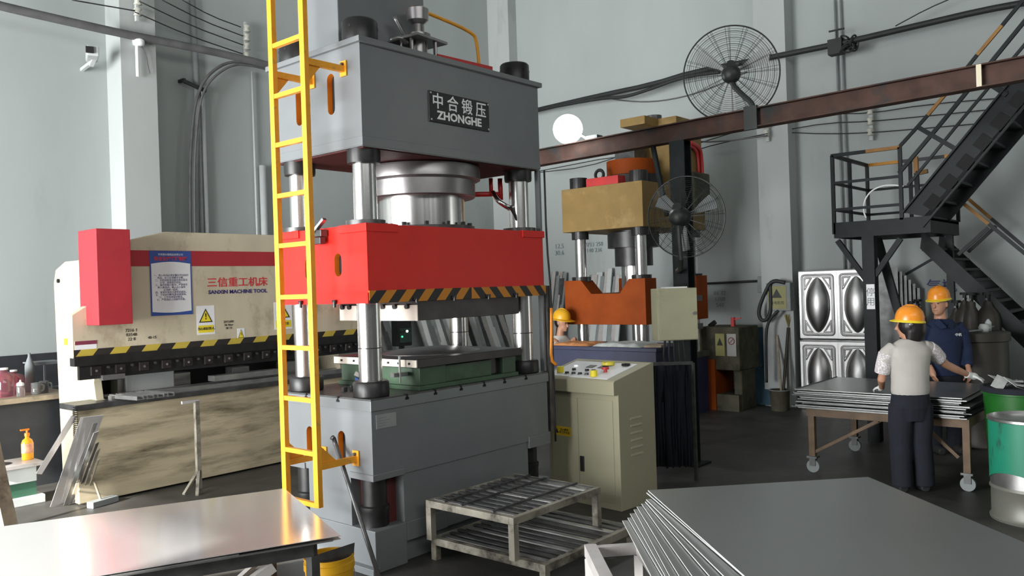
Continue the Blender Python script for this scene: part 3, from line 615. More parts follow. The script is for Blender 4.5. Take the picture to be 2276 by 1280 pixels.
# brake controller pendant
c = on(901,743,1,4.6); t = thing('control_pendant', 'dark control panel with lit buttons seen through the press', 'control panel', (c.x,4.6,0))
pe = MB().box(c.x-.14,4.6,c.z-.17,c.x+.13,4.75,c.z+.21).build('case', K['slate'], t, W=True, bevel=.01)
MB().box(c.x-.115,4.592,c.z-.12,c.x+.105,4.60,c.z+.09).build('face_frame', mat('panel_green', (.05,.10,.08), .4), pe, W=True)
for i in range(4): MB().cyl((c.x-.085+i*.055,4.58,c.z+.045),(c.x-.085+i*.055,4.592,c.z+.045),.018,n=14).build('button', emit('lit_button', (.9,1,.95), 2.0) if i == 2 else K['dsteel'], pe, W=True)
MB().cyl((c.x-.075,4.58,c.z-.03),(c.x-.075,4.592,c.z-.03),.014,n=14).build('button', emit('green_button', (.1,.9,.5), 1.2), pe, W=True)
MB().box(c.x-.03,4.66,0,c.x+.03,4.72,c.z-.17).box(c.x-.18,4.5,0,c.x+.18,4.86,.02).build('stand', K['dsteel'], t, W=True)
# tee stand and broom
g = on(390,1112,2,0)
a0 = Vector((.62,3.55,0)); t = thing('roller_stand', 'thin rusty T shaped support stand in front of the brake bed', 'stand', a0)
p0, p1 = on(428,892,1,3.55), on(452,1110,1,3.55); p0.x = (p0.x+p1.x)/2
MB().bar((p0.x,3.55,p0.z),(p0.x,3.55,max(.0,0)),.045,.045).build('post', K['rackp'], t, W=True)
MB().bar((p0.x-.16,3.55,p0.z+.0),(p0.x+.03,3.55,p0.z),.03,.03).build('top_bar', K['frame'], t, W=True)
pm = on(445,1045,1,3.55); MB().bar((p0.x,3.55,pm.z),(p0.x-.22,3.45,0),.03,.03).bar((p0.x,3.55,pm.z),(p0.x-.16,3.30,0),.03,.03).build('brace', K['rackp'], t, W=True)
g = on(212,1122,2,.02); top = on(170,985,1,BY-.05); t = thing('floor_squeegee', 'push broom with thin wooden handle on the floor by the brake', 'broom', (g.x,g.y,0))
MB().bar((g.x-.06,g.y-.02,.03),(g.x+.22,g.y+.06,.03),.09,.06).build('head', K['conduitd'], t, W=True, bevel=.006)
MB().cyl((g.x+.06,g.y+.02,.05),(top.x+.05,BY-.02,top.z),.011,n=8).build('handle', K['wood'], t, W=True)
# spring hanging on the brake bed corner
p = on(167,905,1,BY-.06); pts = []
for k in range(160): a = k/160; pts.append((p.x+.022*math.cos(k*.8), BY-.06+.022*math.sin(k*.8), p.z-.36*a))
tag(MB().tube(pts, .004, n=5).build('coil_spring', K['dark']), 'thin black coil spring hanging on the corner of the brake bed', 'spring')
# leaning sheet strips left of the brake
strips = [((112,1072),(165,925),.055,'sheet'),((128,1118),(190,935),.05,'frame'),((136,1122),(205,925),.10,'sheet'),((146,1122),(212,940),.04,'steel'),((158,1112),(214,960),.05,'sheet'),((170,1108),(216,985),.035,'dsteel'),((182,1104),(218,1000),.05,'steel'),((192,1100),(220,1020),.03,'steel')]
for i, (b0, t0, w_, m) in enumerate(strips):
    g = on(*b0,2,.01); top = on(*t0,0,-.50-.012*i)
    if i == 0: g = Vector((on(100,1075,1,4.2).x,4.35,.30)); 
    nm = ['longest outermost','cream coloured second','wide bright third','fourth','fifth','dark sixth','seventh','innermost'][i]
    tag(MB().bar(g, top, w_*2 if i == 2 else w_, .006, up=(0,-1,.2)).build('metal_strip', K[m]), f'{nm} metal strip leaning on the left end of the press brake', 'metal strip', 'strips leaning on the brake')
# small machine with the soap bottle
g0 = Vector((-.62,4.45,0)); t = thing('small_machine', 'small pale topped machine with a hole standing left of the brake', 'machine', g0)
x1 = on(100,1110,1,4.42).x; x0 = x1-.55
zt = on(45,1032,1,4.42).z
mb = MB().box(x0,4.40,.0,x1,4.80,.08).box(x0+.04,4.44,.22,x1-.06,4.78,zt-.04); mb.build('body', K['conduit'], t, W=True, bevel=.006)
MB().box(x0+.05,4.46,.08,x1-.06,4.76,.22).build('green_panel', mat('machine_green', (.03,.10,.06), .5), t, W=True)
MB().box(x0,4.40,zt-.04,x1,4.82,zt).build('table_top', K['frame'], t, W=True, bevel=.005)
MB().cyl((x0+.22,4.60,zt),(x0+.22,4.60,zt+.003),.10,n=24).build('table_hole', K['black'], t, W=True)
p = on(62,1025,1,4.62); zb = zt+.0; t = thing('soap_bottle', 'orange pump bottle of hand soap on the small machine', 'bottle', (p.x,4.62,zb))
MB().lathe([(.0,0),(.05,0),(.055,.01),(.055,.17),(.045,.20),(.02,.22),(.02,.24)], (0,0,0), 20, ex=1.0, ey=.7).build('bottle_body', K['soapg'], t, smooth=True)
MB().lathe([(.0565,.07),(.0568,.075),(.0568,.16),(.0565,.165)], (0,0,0), 20, ex=1.0, ey=.7).build('label_wrap', mat('soap_label', (.85,.35,.22), .5, var=.4, scale=18), t, smooth=True)
MB().cyl((0,0,.24),(0,0,.27),.024).cyl((0,0,.27),(0,0,.30),.010).ob((-.02,0,.305),(.08,.02,.016)).build('pump', K['pump'], t)
# leaning board at the far left edge
a = on(18,1160,2,.0); tp = on(-30,990,0,a.x-.1)
tag(MB().bar(on(22,1175,2,0), on(-25,960,2,.85), .13, .05, up=(0,0,1)).build('leaning_board', K['wood']), 'grey brown board leaning at the left edge of the photo', 'board')
# workbench with jugs
WB = thing('workbench', 'grimy workbench with dark front along the left wall', 'workbench', (-.6,5.6,0))
MB().box(-2.6,5.15,.93,.05,6.0,.985).build('bench_top', K['wood'], WB, W=True, bevel=.006)
MB().box(-2.5,5.25,0,.0,5.29,.93).build('front_panel', K['slate'], WB, W=True)
MB().box(-2.5,5.29,0,-2.44,5.95,.93).build('side_panel', K['slate'], WB, W=True)
bz = .985
def bx(px, y): return on(px, 880, 1, y).x
def jug(px, y, r, h, m, label, g):
    t = thing('water_jug', label, 'jug', (bx(px,y),y,bz), 0, g)
    MB().lathe([(.0,0),(r*.95,0),(r,.01),(r,h*.72),(r*.75,h*.82),(r*.35,h*.9),(r*.35,h)], (0,0,0), 20).build('jug_body', m, t, smooth=True)
    MB().cyl((0,0,h*.98),(0,0,h*1.05),r*.42).build('cap', K['signw'], t)
    MB().tube([(r*.5,0,h*.85),(r*1.25,0,h*.75),(r*1.2,0,h*.35),(r*.95,0,h*.25)], .010, smooth=2).build('handle', m, t, smooth=True)
jug(10, 5.45, .10, .30, K['pink'], 'large pink plastic jug with red base at the left end of the workbench', 'jugs on the workbench')
jug(32, 5.60, .085, .26, K['pink'], 'smaller pink jug standing right of the larger one', 'jugs on the workbench')
t = thing('squeeze_bottle', 'clear bottle with white screw cap on the workbench', 'bottle', (bx(46,5.35),5.35,bz))
MB().lathe([(0,0),(.04,0),(.042,.01),(.042,.10),(.035,.115)], n=18).build('bottle_body', K['clear'], t, smooth=True)
MB().lathe([(.036,.112),(.038,.115),(.036,.14),(.01,.155),(.008,.175)], n=18).build('cap', K['signw'], t, smooth=True)
for i, px in enumerate((80, 98)):
    t = thing('glass_mug', ['glass mug standing nearest the clear bottle','glass mug with its handle towards the brake frame'][i], 'mug', (bx(px,5.35+.1*i),5.35+.1*i,bz), 0, 'glass mugs on the workbench')
    MB().lathe([(0,.0),(.045,0),(.048,.01),(.048,.13),(.043,.13),(.043,.012),(.0,.012)], n=20).build('mug_body', K['clear'], t, smooth=True)
    MB().tube([(.046,0,.11),(.085,0,.10),(.085,0,.04),(.046,0,.03)], .007, smooth=2).build('handle', K['clear'], t, smooth=True)
t = thing('wire_frame_shelf', 'thin grey metal frame shelf standing on the workbench', 'shelf', (bx(90,5.8),5.8,bz))
x0, x1 = bx(66,5.8), bx(135,5.8)
mb = MB()
for x in (x0,(x0+x1)/2,x1): mb.bar((x,5.8,bz),(x,5.8,bz+.30),.02,.02)
mb.bar((x0,5.8,bz+.30),(x1,5.8,bz+.30),.025,.025).bar((x0,5.8,bz+.02),(x1,5.8,bz+.02),.02,.02); mb.build('frame', K['conduitd'], t, W=True)
MB().box(x0,5.78,bz+.31,x1,5.98,bz+.325).build('shelf_board', K['conduitd'], t, W=True)
t = thing('thermos', 'tall grey bottle behind the pink jugs on the workbench', 'bottle', (bx(68,5.7),5.7,bz))
MB().lathe([(0,0),(.05,0),(.05,.30),(.03,.36),(.015,.40),(.015,.44)], n=18).build('bottle_body', K['conduitd'], t, smooth=True)

# ================================================================ leaning profiles along the far walls
def lean(n, px0, px1, pb_, pt, ax, v, dv, cat, lab, grp, w_, mats, seed):
    R = random.Random(seed)
    for i in range(n):
        f = (i+.5)/n; px = px0+(px1-px0)*f
        off = R.uniform(-.02,.02)
        sp = .16+.10*f
        if ax == 1:
            b = Vector((on(px,pb_,1,v).x, v-dv+.04*(i%2), 0)); tz = on(px,pt+R.uniform(-14,14),1,v).z
            a = Vector((b.x-sp, YW-.06-.04*(i%2), tz))
        else:
            b = Vector((v-dv+.04*(i%2), on(px,pb_,0,v).y, 0)); tz = on(px,pt+R.uniform(-10,10),0,v).z
            a = Vector((XW-.06-.04*(i%2), b.y+.06*f, tz))
        tag(MB().bar(b, a, w_*R.uniform(.7,1.2), .03, up=(1,0,0) if ax == 0 else (0,1,0)).build('steel_strip', K[mats[i%len(mats)]]), lab, cat, grp)
lean(7, 830, 895, 760, 655, 1, 6.3, .35, 'steel strip', 'dark steel strip leaning on the back wall beside the control panel', 'strips leaning left of the control panel', .11, ['steel','dsteel','conduitd'], 1)
lean(11, 950, 1050, 760, 655, 1, 6.3, .35, 'steel strip', 'polished steel strip leaning on the back wall between the press columns', 'strips leaning behind the press', .14, ['steel','sheet','conduitd'], 2)
lean(8, 1062, 1142, 760, 655, 1, 6.3, .35, 'steel strip', 'flat metal strip leaning on the back wall right of the rear column', 'strips leaning right of the rear column', .14, ['sheet','steel','dsteel','frame'], 3)
lean(7, 1216, 1252, 740, 612, 0, 8.7, .35, 'steel strip', 'steel strip leaning on the right wall beyond the worker in yellow helmet', 'strips beyond the seated worker', .09, ['conduitd','frame','dsteel'], 4)
lean(9, 1300, 1384, 740, 606, 0, 8.7, .35, 'steel strip', 'pale strip leaning on the right wall seen through the yellow press', 'strips behind the yellow press', .11, ['conduitd','frame','conduit'], 5)
# ================================================================ foreground sheets, left
def sheet_slab(name, c0, dx, dy, L_, W_, z, th, m, label, cat, grp=None, em=None):
    """corner c0, unit directions dx (length) and dy (width)"""
    c0 = Vector((c0[0], c0[1], z)); dx = Vector((dx[0], dx[1], 0)).normalized(); dy = Vector((dy[0], dy[1], 0)).normalized()
    o = MB().prism([c0, c0+dx*L_, c0+dx*L_+dy*W_, c0+dy*W_], (0,0,th)).build(name, m)
    if em:
        o.data.materials.append(em)
        for p in o.data.polygons:
            if abs(p.normal.z) < .5: p.material_index = 1
    return tag(o, label, cat, grp)
zt = .75
c1, c2 = on(632,1085,2,zt), on(757,1190,2,zt); dL = (on(0,1165,2,zt)-c1).normalized(); dW = (c2-c1).normalized()
dL = (dL+Vector((dW.y,-dW.x,0)).normalized()*(1 if Vector((dW.y,-dW.x,0)).dot(dL) > 0 else -1)).normalized()
wl = (c2-c1).length
for i in range(6):
    off = [Vector((0,0,0)), dL*.30-dW*.02, dL*.36-dW*.025, dL*.5-dW*.01, Vector((0,0,0)), dL*.04][i]
    nm = ['topmost bright stainless sheet on the left foreground trestle','second stainless sheet from the top of the left stack','third stainless sheet from the top of the left stack','fourth stainless sheet from the top of the left stack','fifth stainless sheet from the top of the left stack','lowest stainless sheet of the left stack'][i]
    o = sheet_slab('stainless_sheet', c1+off, dL, dW, 2.44, wl, zt-.0035*(i+1)-.0005*i, .003, K['sheet'] if i == 0 else K['steel'], nm, 'metal sheet')
T = thing('sheet_trestle', 'dirty steel trestle under the left foreground sheets', 'trestle', (c1.x,c1.y,0))
zb = zt-.027
f0 = c1+dL*.12+dW*.10; f1 = c1+dL*2.3+dW*.10; f2 = c1+dL*2.3+dW*(wl-.10); f3 = c1+dL*.12+dW*(wl-.10)
mb = MB()
for a, b in ((f0,f1),(f3,f2),(f0,f3),(f1,f2)): mb.bar((a.x,a.y,zb-.04),(b.x,b.y,zb-.04),.05,.08)
mb.build('frame', K['dsteel'], T, W=True)
for a in (f0,f1,f2,f3): MB().bar((a.x,a.y,zb-.08),(a.x,a.y,0),.05,.05).build('leg', K['dsteel'], T, W=True)
m_ = (f3+f2)/2
MB().bar((f3.x+dL.x*.2,f3.y+dL.y*.2,zb-.1),(m_.x,m_.y,.12),.05,.05).build('brace', K['frame'], T, W=True)
MB().bar((f0.x+dL.x*.2,f0.y+dL.y*.2,zb-.1),(m_.x-dW.x*.8,m_.y-dW.y*.8,.12),.05,.05).build('brace', K['frame'], T, W=True)
# bracing plates seen under the sheets
q0 = on(540,1278,2,.42); q1 = on(610,1215,2,.60)
MB().bar(q0, q1, .09, .02, up=(0,0,1)).build('diagonal_plate', K['frame'], T, W=True)
# yellow pail below the corner of the sheets
g = on(732,1262,2,.33); t = thing('paint_pail', 'yellow plastic pail under the corner of the left sheets', 'pail', (g.x,g.y,0))
MB().lathe([(.0,0),(.125,0),(.13,.01),(.145,.33),(.152,.335),(.152,.375),(.146,.38),(.146,.40),(.152,.40),(.152,.41),(.140,.41),(.128,.04),(.0,.04)], (0,0,0), 36).build('pail_body', K['pail'], t, smooth='auto')
MB().lathe([(.141,.20),(.1425,.205),(.137,.09),(.134,.085)], (0,0,0), 36).build('red_band', K['redp'], t, smooth=True)
MB().prism([(-.11,-.07,.34),(.10,-.10,.34),(.12,-.10,.47),(-.12,-.06,.455)], (0,.004,0)).build('scrap_plate', K['dsteel'], t)
MB().tube([(-.15,0,.36),(-.145,0,.40),(-.14,.0,.415)], .006).tube([(.15,0,.36),(.1,-.14,.28),(.02,-.165,.22),(.06,-.155,.12)], .003, smooth=2).build('bail', K['steel'], t, smooth=True)

# ================================================================ slatted rack in front of the press
Rk = thing('slatted_rack', 'two level grimy steel rack with slats in front of the grey press', 'rack', (.4,-.1,0))
uz, lz = .455, .165
ux0, ux1, uy0, uy1 = .40, 1.42, -.95, -.10
lx0, lx1, ly0, ly1 = .46, 1.56, -1.16, -.08
def frame_rect(x0, y0, x1, y1, z, w_, h_, m, par, nm):
    return MB().box(x0,y0,z-h_,x1,y0+w_,z).box(x0,y1-w_,z-h_,x1,y1,z).box(x0,y0+w_,z-h_,x0+w_,y1-w_,z).box(x1-w_,y0+w_,z-h_,x1,y1-w_,z).build(nm, m, par, W=True, bevel=.003)
frame_rect(ux0,uy0,ux1,uy1,uz,.045,.05,K['rackp'],Rk,'upper_frame')
frame_rect(lx0,ly0,lx1,ly1,lz,.05,.055,K['rackp'],Rk,'lower_frame')
for k in range(12):
    x = ux0+.05+(ux1-ux0-.12)*k/11; MB().box(x,uy0+.04,uz-.006,x+.035,uy1-.04,uz+.003).build('upper_slat', K['dsteel'] if k % 5 else K['steel'], Rk, W=True)
for y in (-.75,-.45,-.28): MB().box(ux0+.02,y,uz+.003,ux1-.02,y+.02,uz+.015).build('cross_rod', K['dsteel'], Rk, W=True)
for k in range(12):
    x = lx0+.06+(lx1-lx0-.14)*k/11; MB().box(x,ly0+.04,lz-.008,x+.045,ly1-.04,lz+.002).build('lower_slat', K['dsteel'] if k % 3 else K['steel'], Rk, W=True)
for (x, y) in ((ux0,uy0),(ux1-.05,uy0),(ux0,uy1-.05),(ux1-.05,uy1-.05)): MB().box(x,y,lz,x+.05,y+.05,uz-.05).build('post', K['rackp'], Rk, W=True)
for (x, y) in ((lx0,ly0),(lx1-.05,ly0),(lx0,ly1-.05),(lx1-.05,ly1-.05)): MB().box(x,y,0,x+.05,y+.05,lz-.05).build('leg', K['rackp'], Rk, W=True)

# ================================================================ control console
Cn = thing('control_console', 'beige control console with sloping button panel', 'console', (2.3817,.2974,0), -1.6529)
W_, D_ = .8435, .5333
MB().box(0,0,0,W_,D_,1.03).build('cabinet', K['cons'], Cn, bevel=.004)
for i, (x0, x1) in enumerate(((.045,.37),(.375,.78))):
    d = MB().box(x0,-.006,.06,x1,0,.965).build('door', K['consd'], Cn, bevel=.002)
    if i == 0:
        st = MB().box(.075,-.009,.60,.285,-.006,.685).build('yellow_sticker', mat('sticker_yellow', (.78,.52,.02), .5), d)
        MB().prism([(.09,-.010,.622),(.135,-.010,.622),(.1125,-.010,.665)], (0,-.001,0)).build('triangle', K['blackink'], st)
    else:
        MB().box(.395,-.022,.30,.437,-.006,.44).build('latch', K['dark'], d, bevel=.004)
mb = MB().box(-.065,-.06,1.022,W_+.0,D_,1.03)
prof = [(-.06,1.022),(-.06,1.135),(-.045,1.148),(D_-.03,1.262),(D_,1.262),(D_,1.022)]
mb = MB().prism([(-.065,y,z) for y, z in prof], (W_+.065,0,0)); mb.build('sloping_head', K['cons'], Cn, bevel=.004)
sl = (1.262-1.148)/(D_-.03+.045)
def hz(y): return 1.148+(y+.045)*sl
fp = MB().prism([(.0,-.015,hz(-.015)),(.74,-.015,hz(-.015)),(.74,.43,hz(.43)),(.0,.43,hz(.43))], (0,-.001,.005)).build('button_panel', K['panel'], Cn)
def knob(x, y, r, h, m, nm='button'): MB().cyl((x,y,hz(y)+.004),(x,y,hz(y)+.004+h),r,r*.92,n=18).build(nm, m, fp)
rowm = [K['dsteel'],K['dsteel'],K['dark'],K['dsteel']]
for k, x in enumerate((.20,.28,.36,.44)): knob(x,.06,.020,.018,rowm[k]); MB().cyl((x,.06,hz(.06)+.004),(x,.06,hz(.06)+.007),.027,n=18).build('button_bezel', K['steel'], fp)
for k, x in enumerate((.20,.36,.44)): knob(x,.16,.020,.020,rowm[k+1])
knob(.10,.08,.034,.055,K['yel'],'rubber_cap_button'); knob(.55,.03,.034,.055,K['yel'],'rubber_cap_button')
knob(.58,.16,.016,.03,K['redp'],'emergency_stop'); MB().cyl((.58,.16,hz(.16)+.03),(.58,.16,hz(.16)+.05),.034,n=20).build('emergency_stop', K['redp'], fp)
MB().prism([(.27,.25,hz(.25)+.004),(.35,.25,hz(.25)+.004),(.35,.32,hz(.32)+.004),(.27,.32,hz(.32)+.004)], (0,0,.006)).prism([(.41,.25,hz(.25)+.004),(.49,.25,hz(.25)+.004),(.49,.32,hz(.32)+.004),(.41,.32,hz(.32)+.004)], (0,0,.006)).build('meter', K['dsteel'], fp)
knob(.13,.27,.020,.012,emit('lamp_white',(1,1,1),.6),'indicator_lamp')
lv = MB()
for k in range(6):
    z = .48+k*.065; lv.prism([(W_,.16,z),(W_+.008,.16,z-.018),(W_,.16,z-.022)], (0,.17,0))
lv.build('louvres', K['cons'], Cn)
wt = Matrix.Translation(Vector((2.3817,.2974,0)))@Matrix.Rotation(-1.6529,4,'Z')
mb = MB().lathe([(.045,0),(.060,0),(.060,.028),(.045,.028),(.045,0)], (0,0,0), 32); p = wt@Vector((.47,.34,hz(.34)+.012))
for v in mb.b.verts: v.co = Matrix.Rotation(.0,3,'Z')@v.co+p
tag(mb.build('tape_roll', mat('tape_yellow', (.72,.62,.06), .4), smooth='auto'), 'roll of yellow tape lying on the console panel', 'tape')
mb = MB()
for k in range(8): a = k*.8; mb.ob(wt@Vector((.66+.025*math.cos(a),.36+.02*math.sin(a),hz(.36)+.012+.004*(k%3))), (.05,.018,.014), (0,0,a))
tag(mb.build('ring_of_keys', K['black']), 'black bunch of small tools on the right rear corner of the console', 'tools')
w_text = None
# text on the sticker (placed after the console transform is known)
def ctext(s, x, z, size, par, y=-.0095): return text(s, K['blackink'], par, wt@Vector((x,y,z)), wt.to_3x3()@Vector((1,0,0)), (0,0,1), size)
ctext('当心触电\n非工作勿动', .205, .643, .026, st)

# ================================================================ right foreground sheets
zs = .95
r0, r1, r3 = on(1440,1087,2,zs), on(1935,1060,2,zs), on(1680,1280,2,zs)
e1 = (r1-r0).normalized(); e2 = Vector((e1.y,-e1.x,0)); e2 = e2 if e2.dot(r3-r0) > 0 else -e2
w0 = (r1-r0).length
base = math.atan2(e2.y, e2.x)
offs = [(0,0,1.2),(-.009,.004,2.0),(-.034,.094,.4),(-.04,.096,-1.5),(-.059,.097,-3.5),(-.085,.105,-4.4),(-.103,.117,-5.2),(-.13,.15,-4.4),(-.150,.184,-3.6),(-.178,.192,-4.3)]
names = ['topmost','second','third','fourth','fifth','sixth','seventh','eighth','ninth','lowest']
r1b = on(2276,1158,2,zs)
# the corner at the far side is slightly open: every sheet is a true rectangle, turned a little against its neighbours
for i, (ox, oy, rot) in enumerate(offs):
    c = r0+e1*ox+e2*oy; a = math.radians(rot)
    d1 = Matrix.Rotation(a,3,'Z')@e1; d2 = Matrix.Rotation(a,3,'Z')@e2
    sheet_slab('steel_sheet', c, d2, d1, 2.4, w0, zs-.010*(i+1), .005, K['film'], f'{names[i]} grey film covered sheet of the fanned stack at lower right', 'metal sheet', em=K['edge'])
T = thing('sheet_rack', 'pale square tube rack under the right foreground sheets', 'rack', (r0.x,r0.y,0))
zb = zs-.102
a0 = r0+e1*.30+e2*.30; a1 = r0+e1*1.1+e2*.30; a2 = r0+e1*1.1+e2*2.2; a3 = r0+e1*.30+e2*2.2
mb = MB()
for a, b in ((a0,a1),(a1,a2),(a2,a3),(a3,a0)): mb.bar((a.x,a.y,zb-.03),(b.x,b.y,zb-.03),.06,.06)
mb.build('frame', K['frame'], T, W=True)
for a in (a0,a1,a2,a3): MB().bar((a.x,a.y,zb-.06),(a.x,a.y,0),.06,.06).build('leg', K['frame'], T, W=True)
# pale tube frame beside it
t = thing('tube_frame', 'pinkish white square tube frame end beside the right sheet stack', 'frame', on(1325,1260,2,.5))
p0, p1, p2 = on(1312,1222,2,.66), on(1420,1214,2,.66), on(1345,1290,2,.66)
dd = (p2-p0).normalized(); p2 = p0+dd*1.2; p3 = p1+dd*1.2
MB().bar(p0,p2,.06,.06).bar(p1,p3,.05,.05).bar(p0+dd*.03,p1+dd*.03,.04,.05).build('tubes', K['frame'], t, W=True)
for a in (p0,p1,p2,p3): MB().bar((a.x+dd.x*.04,a.y+dd.y*.04,a.z-.03),(a.x+dd.x*.04,a.y+dd.y*.04,0),.05,.05).build('leg', K['frame'], t, W=True)

# ================================================================ second press
PX, PY = 6.0, 1.41; Q = thing('hydraulic_press', 'smaller yellow and orange four column press behind the steel post', 'press', (PX,PY,0))
x1, y1 = 7.8, 2.79
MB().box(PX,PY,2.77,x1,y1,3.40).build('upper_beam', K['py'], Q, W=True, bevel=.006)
for (x, y) in ((PX+.16,PY+.15),(x1-.16,PY+.15),(PX+.16,y1-.2),(x1-.16,y1-.2)):
    MB().cyl((x,y,.2),(x,y,2.8),.082,n=28).build('column', K['chrome'], Q, W=True, smooth='auto')
    MB().cyl((x,y,2.66),(x,y,2.78),.125,n=24).build('collar', K['dark'], Q, W=True)
    MB().cyl((x,y,3.40),(x,y,3.56),.13,n=24).build('column_nut', K['dark'], Q, W=True)
    MB().cyl((x,y,2.04),(x,y,2.11),.14,n=24).build('guide_bush', K['dark'], Q, W=True)
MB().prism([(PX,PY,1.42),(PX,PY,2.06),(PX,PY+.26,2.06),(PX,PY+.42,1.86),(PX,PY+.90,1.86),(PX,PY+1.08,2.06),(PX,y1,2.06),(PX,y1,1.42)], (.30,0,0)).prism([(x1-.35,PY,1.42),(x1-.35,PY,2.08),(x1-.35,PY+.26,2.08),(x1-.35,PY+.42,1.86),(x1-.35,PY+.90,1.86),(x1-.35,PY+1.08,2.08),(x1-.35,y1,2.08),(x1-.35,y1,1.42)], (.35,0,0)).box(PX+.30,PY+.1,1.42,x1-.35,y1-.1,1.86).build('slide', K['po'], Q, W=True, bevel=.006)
MB().box(PX+.02,PY+.02,0,x1-.02,y1-.02,.85).build('bed', K['blueb'], Q, W=True)
MB().box(PX-.0,PY-.0,.85,x1,y1,.93).build('bed_plate', K['dsteel'], Q, W=True)
cx, cy = PX+.72, PY+.62
MB().cyl((cx,cy,2.25),(cx,cy,2.8),.28,n=28).cyl((cx,cy,2.52),(cx,cy,2.74),.38,n=28).build('cylinder', K['dark'], Q, W=True, smooth='auto')
MB().cyl((cx,cy,1.86),(cx,cy,2.3),.19,n=28).build('ram', K['chrome'], Q, W=True, smooth='auto')
MB().lathe([(.44,3.40),(.46,3.42),(.46,3.56),(.38,3.58)], (cx,cy,0), 32).build('cylinder_nut', K['dark'], Q, W=True)
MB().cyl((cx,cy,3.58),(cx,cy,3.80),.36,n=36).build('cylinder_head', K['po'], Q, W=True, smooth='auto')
MB().box(cx-.17,cy-.17,3.80,cx+.17,cy+.17,3.97).box(cx-.09,cy-.09,3.97,cx+.09,cy+.09,4.10).box(cx-.16,cy+.06,3.97,cx-.08,cy+.14,4.0).build('top_valve', K['dsteel'], Q, W=True, bevel=.01)
MB().box(PX+.10,PY+.45,3.40,PX+.30,y1-.38,3.53).build('red_cross_bar', K['redp'], Q, W=True)
MB().ring((PX+.2,y1-.55,3.58),(1,0,0),.07,.025,24,6).build('lifting_eye', K['dark'], Q, W=True)
MB().box(7.0,PY+.0,3.40,7.75,PY+.62,4.42).build('oil_tank', K['py'], Q, W=True, bevel=.008)
MB().box(6.62,PY+.30,4.30,7.75,PY+.72,4.42).build('tank_shelf', K['py'], Q, W=True, bevel=.005)
pmt = on(1453,262,1,PY+.45); MB().cyl((pmt.x,PY+.45,4.42),(pmt.x,PY+.45,4.50),.12,n=20).build('filler_cap', K['dsteel'], Q, W=True)
MB().tube([(x1-.12,PY-.03,3.40),(x1-.12,PY-.03,3.92),(x1-.25,PY-.05,4.02),(7.3,PY-.05,4.05)], .035, smooth=2).tube([(x1-.22,PY-.03,3.40),(x1-.22,PY-.03,3.90),(x1-.35,PY-.05,3.98),(7.3,PY-.05,4.0)], .02, smooth=2).build('red_pipe', K['redp'], Q, W=True, smooth=True)
MB().tube([(cx+.1,cy-.1,3.9),(cx+.2,cy-.15,4.08),(cx+.5,cy-.2,4.14),(7.1,PY-.02,4.05)], .03, smooth=2).build('hose', K['cable'], Q, W=True, smooth=True)
MB().box(7.3,PY-.10,3.05,7.8,PY-.01,3.62).build('valve_block', K['oldm'], Q, W=True, bevel=.02)

# ================================================================ I-beam, post, lamp, fans
Bm = thing('steel_beam', 'long rusty horizontal steel beam on a dark post crossing the right side', 'beam', (4.35,0,3.58))
yb0, yb1 = -4.4, 3.0
def bz_(y): return 3.70+(3.79-3.70)*(1.86-y)/(5.2)
mb = MB()
def hbar(x0, x1, d0, d1):
    A = [(x0,yb0,bz_(yb0)+d0),(x1,yb0,bz_(yb0)+d0),(x1,yb0,bz_(yb0)+d1),(x0,yb0,bz_(yb0)+d1)]
    mb.prism(A, (0,yb1-yb0,bz_(yb1)-bz_(yb0)))
hbar(4.28,4.42,-.012,0); hbar(4.345,4.355,-.19,-.012); hbar(4.28,4.42,-.20,-.188)
mb.build('web_and_flanges', K['rust'], Bm, W=True)
MB().box(4.275,-3.05,3.59,4.29,-3.01,3.78).build('stiffener', K['cream'], Bm, W=True)
Po = thing('steel_post', 'dark H section post holding the rusty beam', 'post', (4.35,-.1,0))
zt_ = bz_(-.1)-.2
MB().box(4.27,-.19,0,4.285,-.01,zt_).box(4.415,-.19,0,4.43,-.01,zt_).box(4.285,-.106,0,4.415,-.094,zt_).build('h_section', K['bpaint'], Po, W=True)
MB().box(4.20,-.28,0,4.5,.08,.02).build('base_plate', K['bpaint'], Po, W=True)
a = on(1450,318,0,4.40); b = on(1487,480,0,4.40); MB().bar(a,(4.36,b.y,b.z),.035,.05).build('brace', K['bpaint'], Po, W=True)
# floodlight
c = on(1262,287,0,4.30); vd = (CAM-c).normalized(); Lm = thing('floodlight', 'round white floodlight glaring at the left end of the rusty beam', 'lamp', c)
nrm = Vector((vd.x,vd.y,vd.z-.15)).normalized()
MB().lathe([(.17,-.005),(.18,0),(.18,-.03),(.12,-.09),(.06,-.12),(.05,-.12)], c, 32, axis=nrm).build('housing', K['dsteel'], Lm, W=True, smooth='auto')
MB().lathe([(.0,.0),(.165,.0),(.16,.02),(.12,.045),(.06,.058),(.0,.06)], c, 32, axis=nrm).build('lens', emit('lamp_lens', (.90,.98,1.0), 60), Lm, W=True, smooth=True)
MB().bar(c-nrm*.10, Vector((4.35,c.y-.3,bz_(c.y))), .03, .03).box(4.30,c.y-.42,bz_(c.y)-.0,4.42,c.y-.25,bz_(c.y)+.05).build('bracket', K['dsteel'], Lm, W=True)
pl = bpy.data.lights.new('floodlight_glow', 'POINT'); pl.energy = 18; pl.shadow_soft_size = .17; pl.color = (.9,.97,1); po = bpy.data.objects.new('floodlight_glow', pl); COL.objects.link(po); po.location = c+nrm*.25
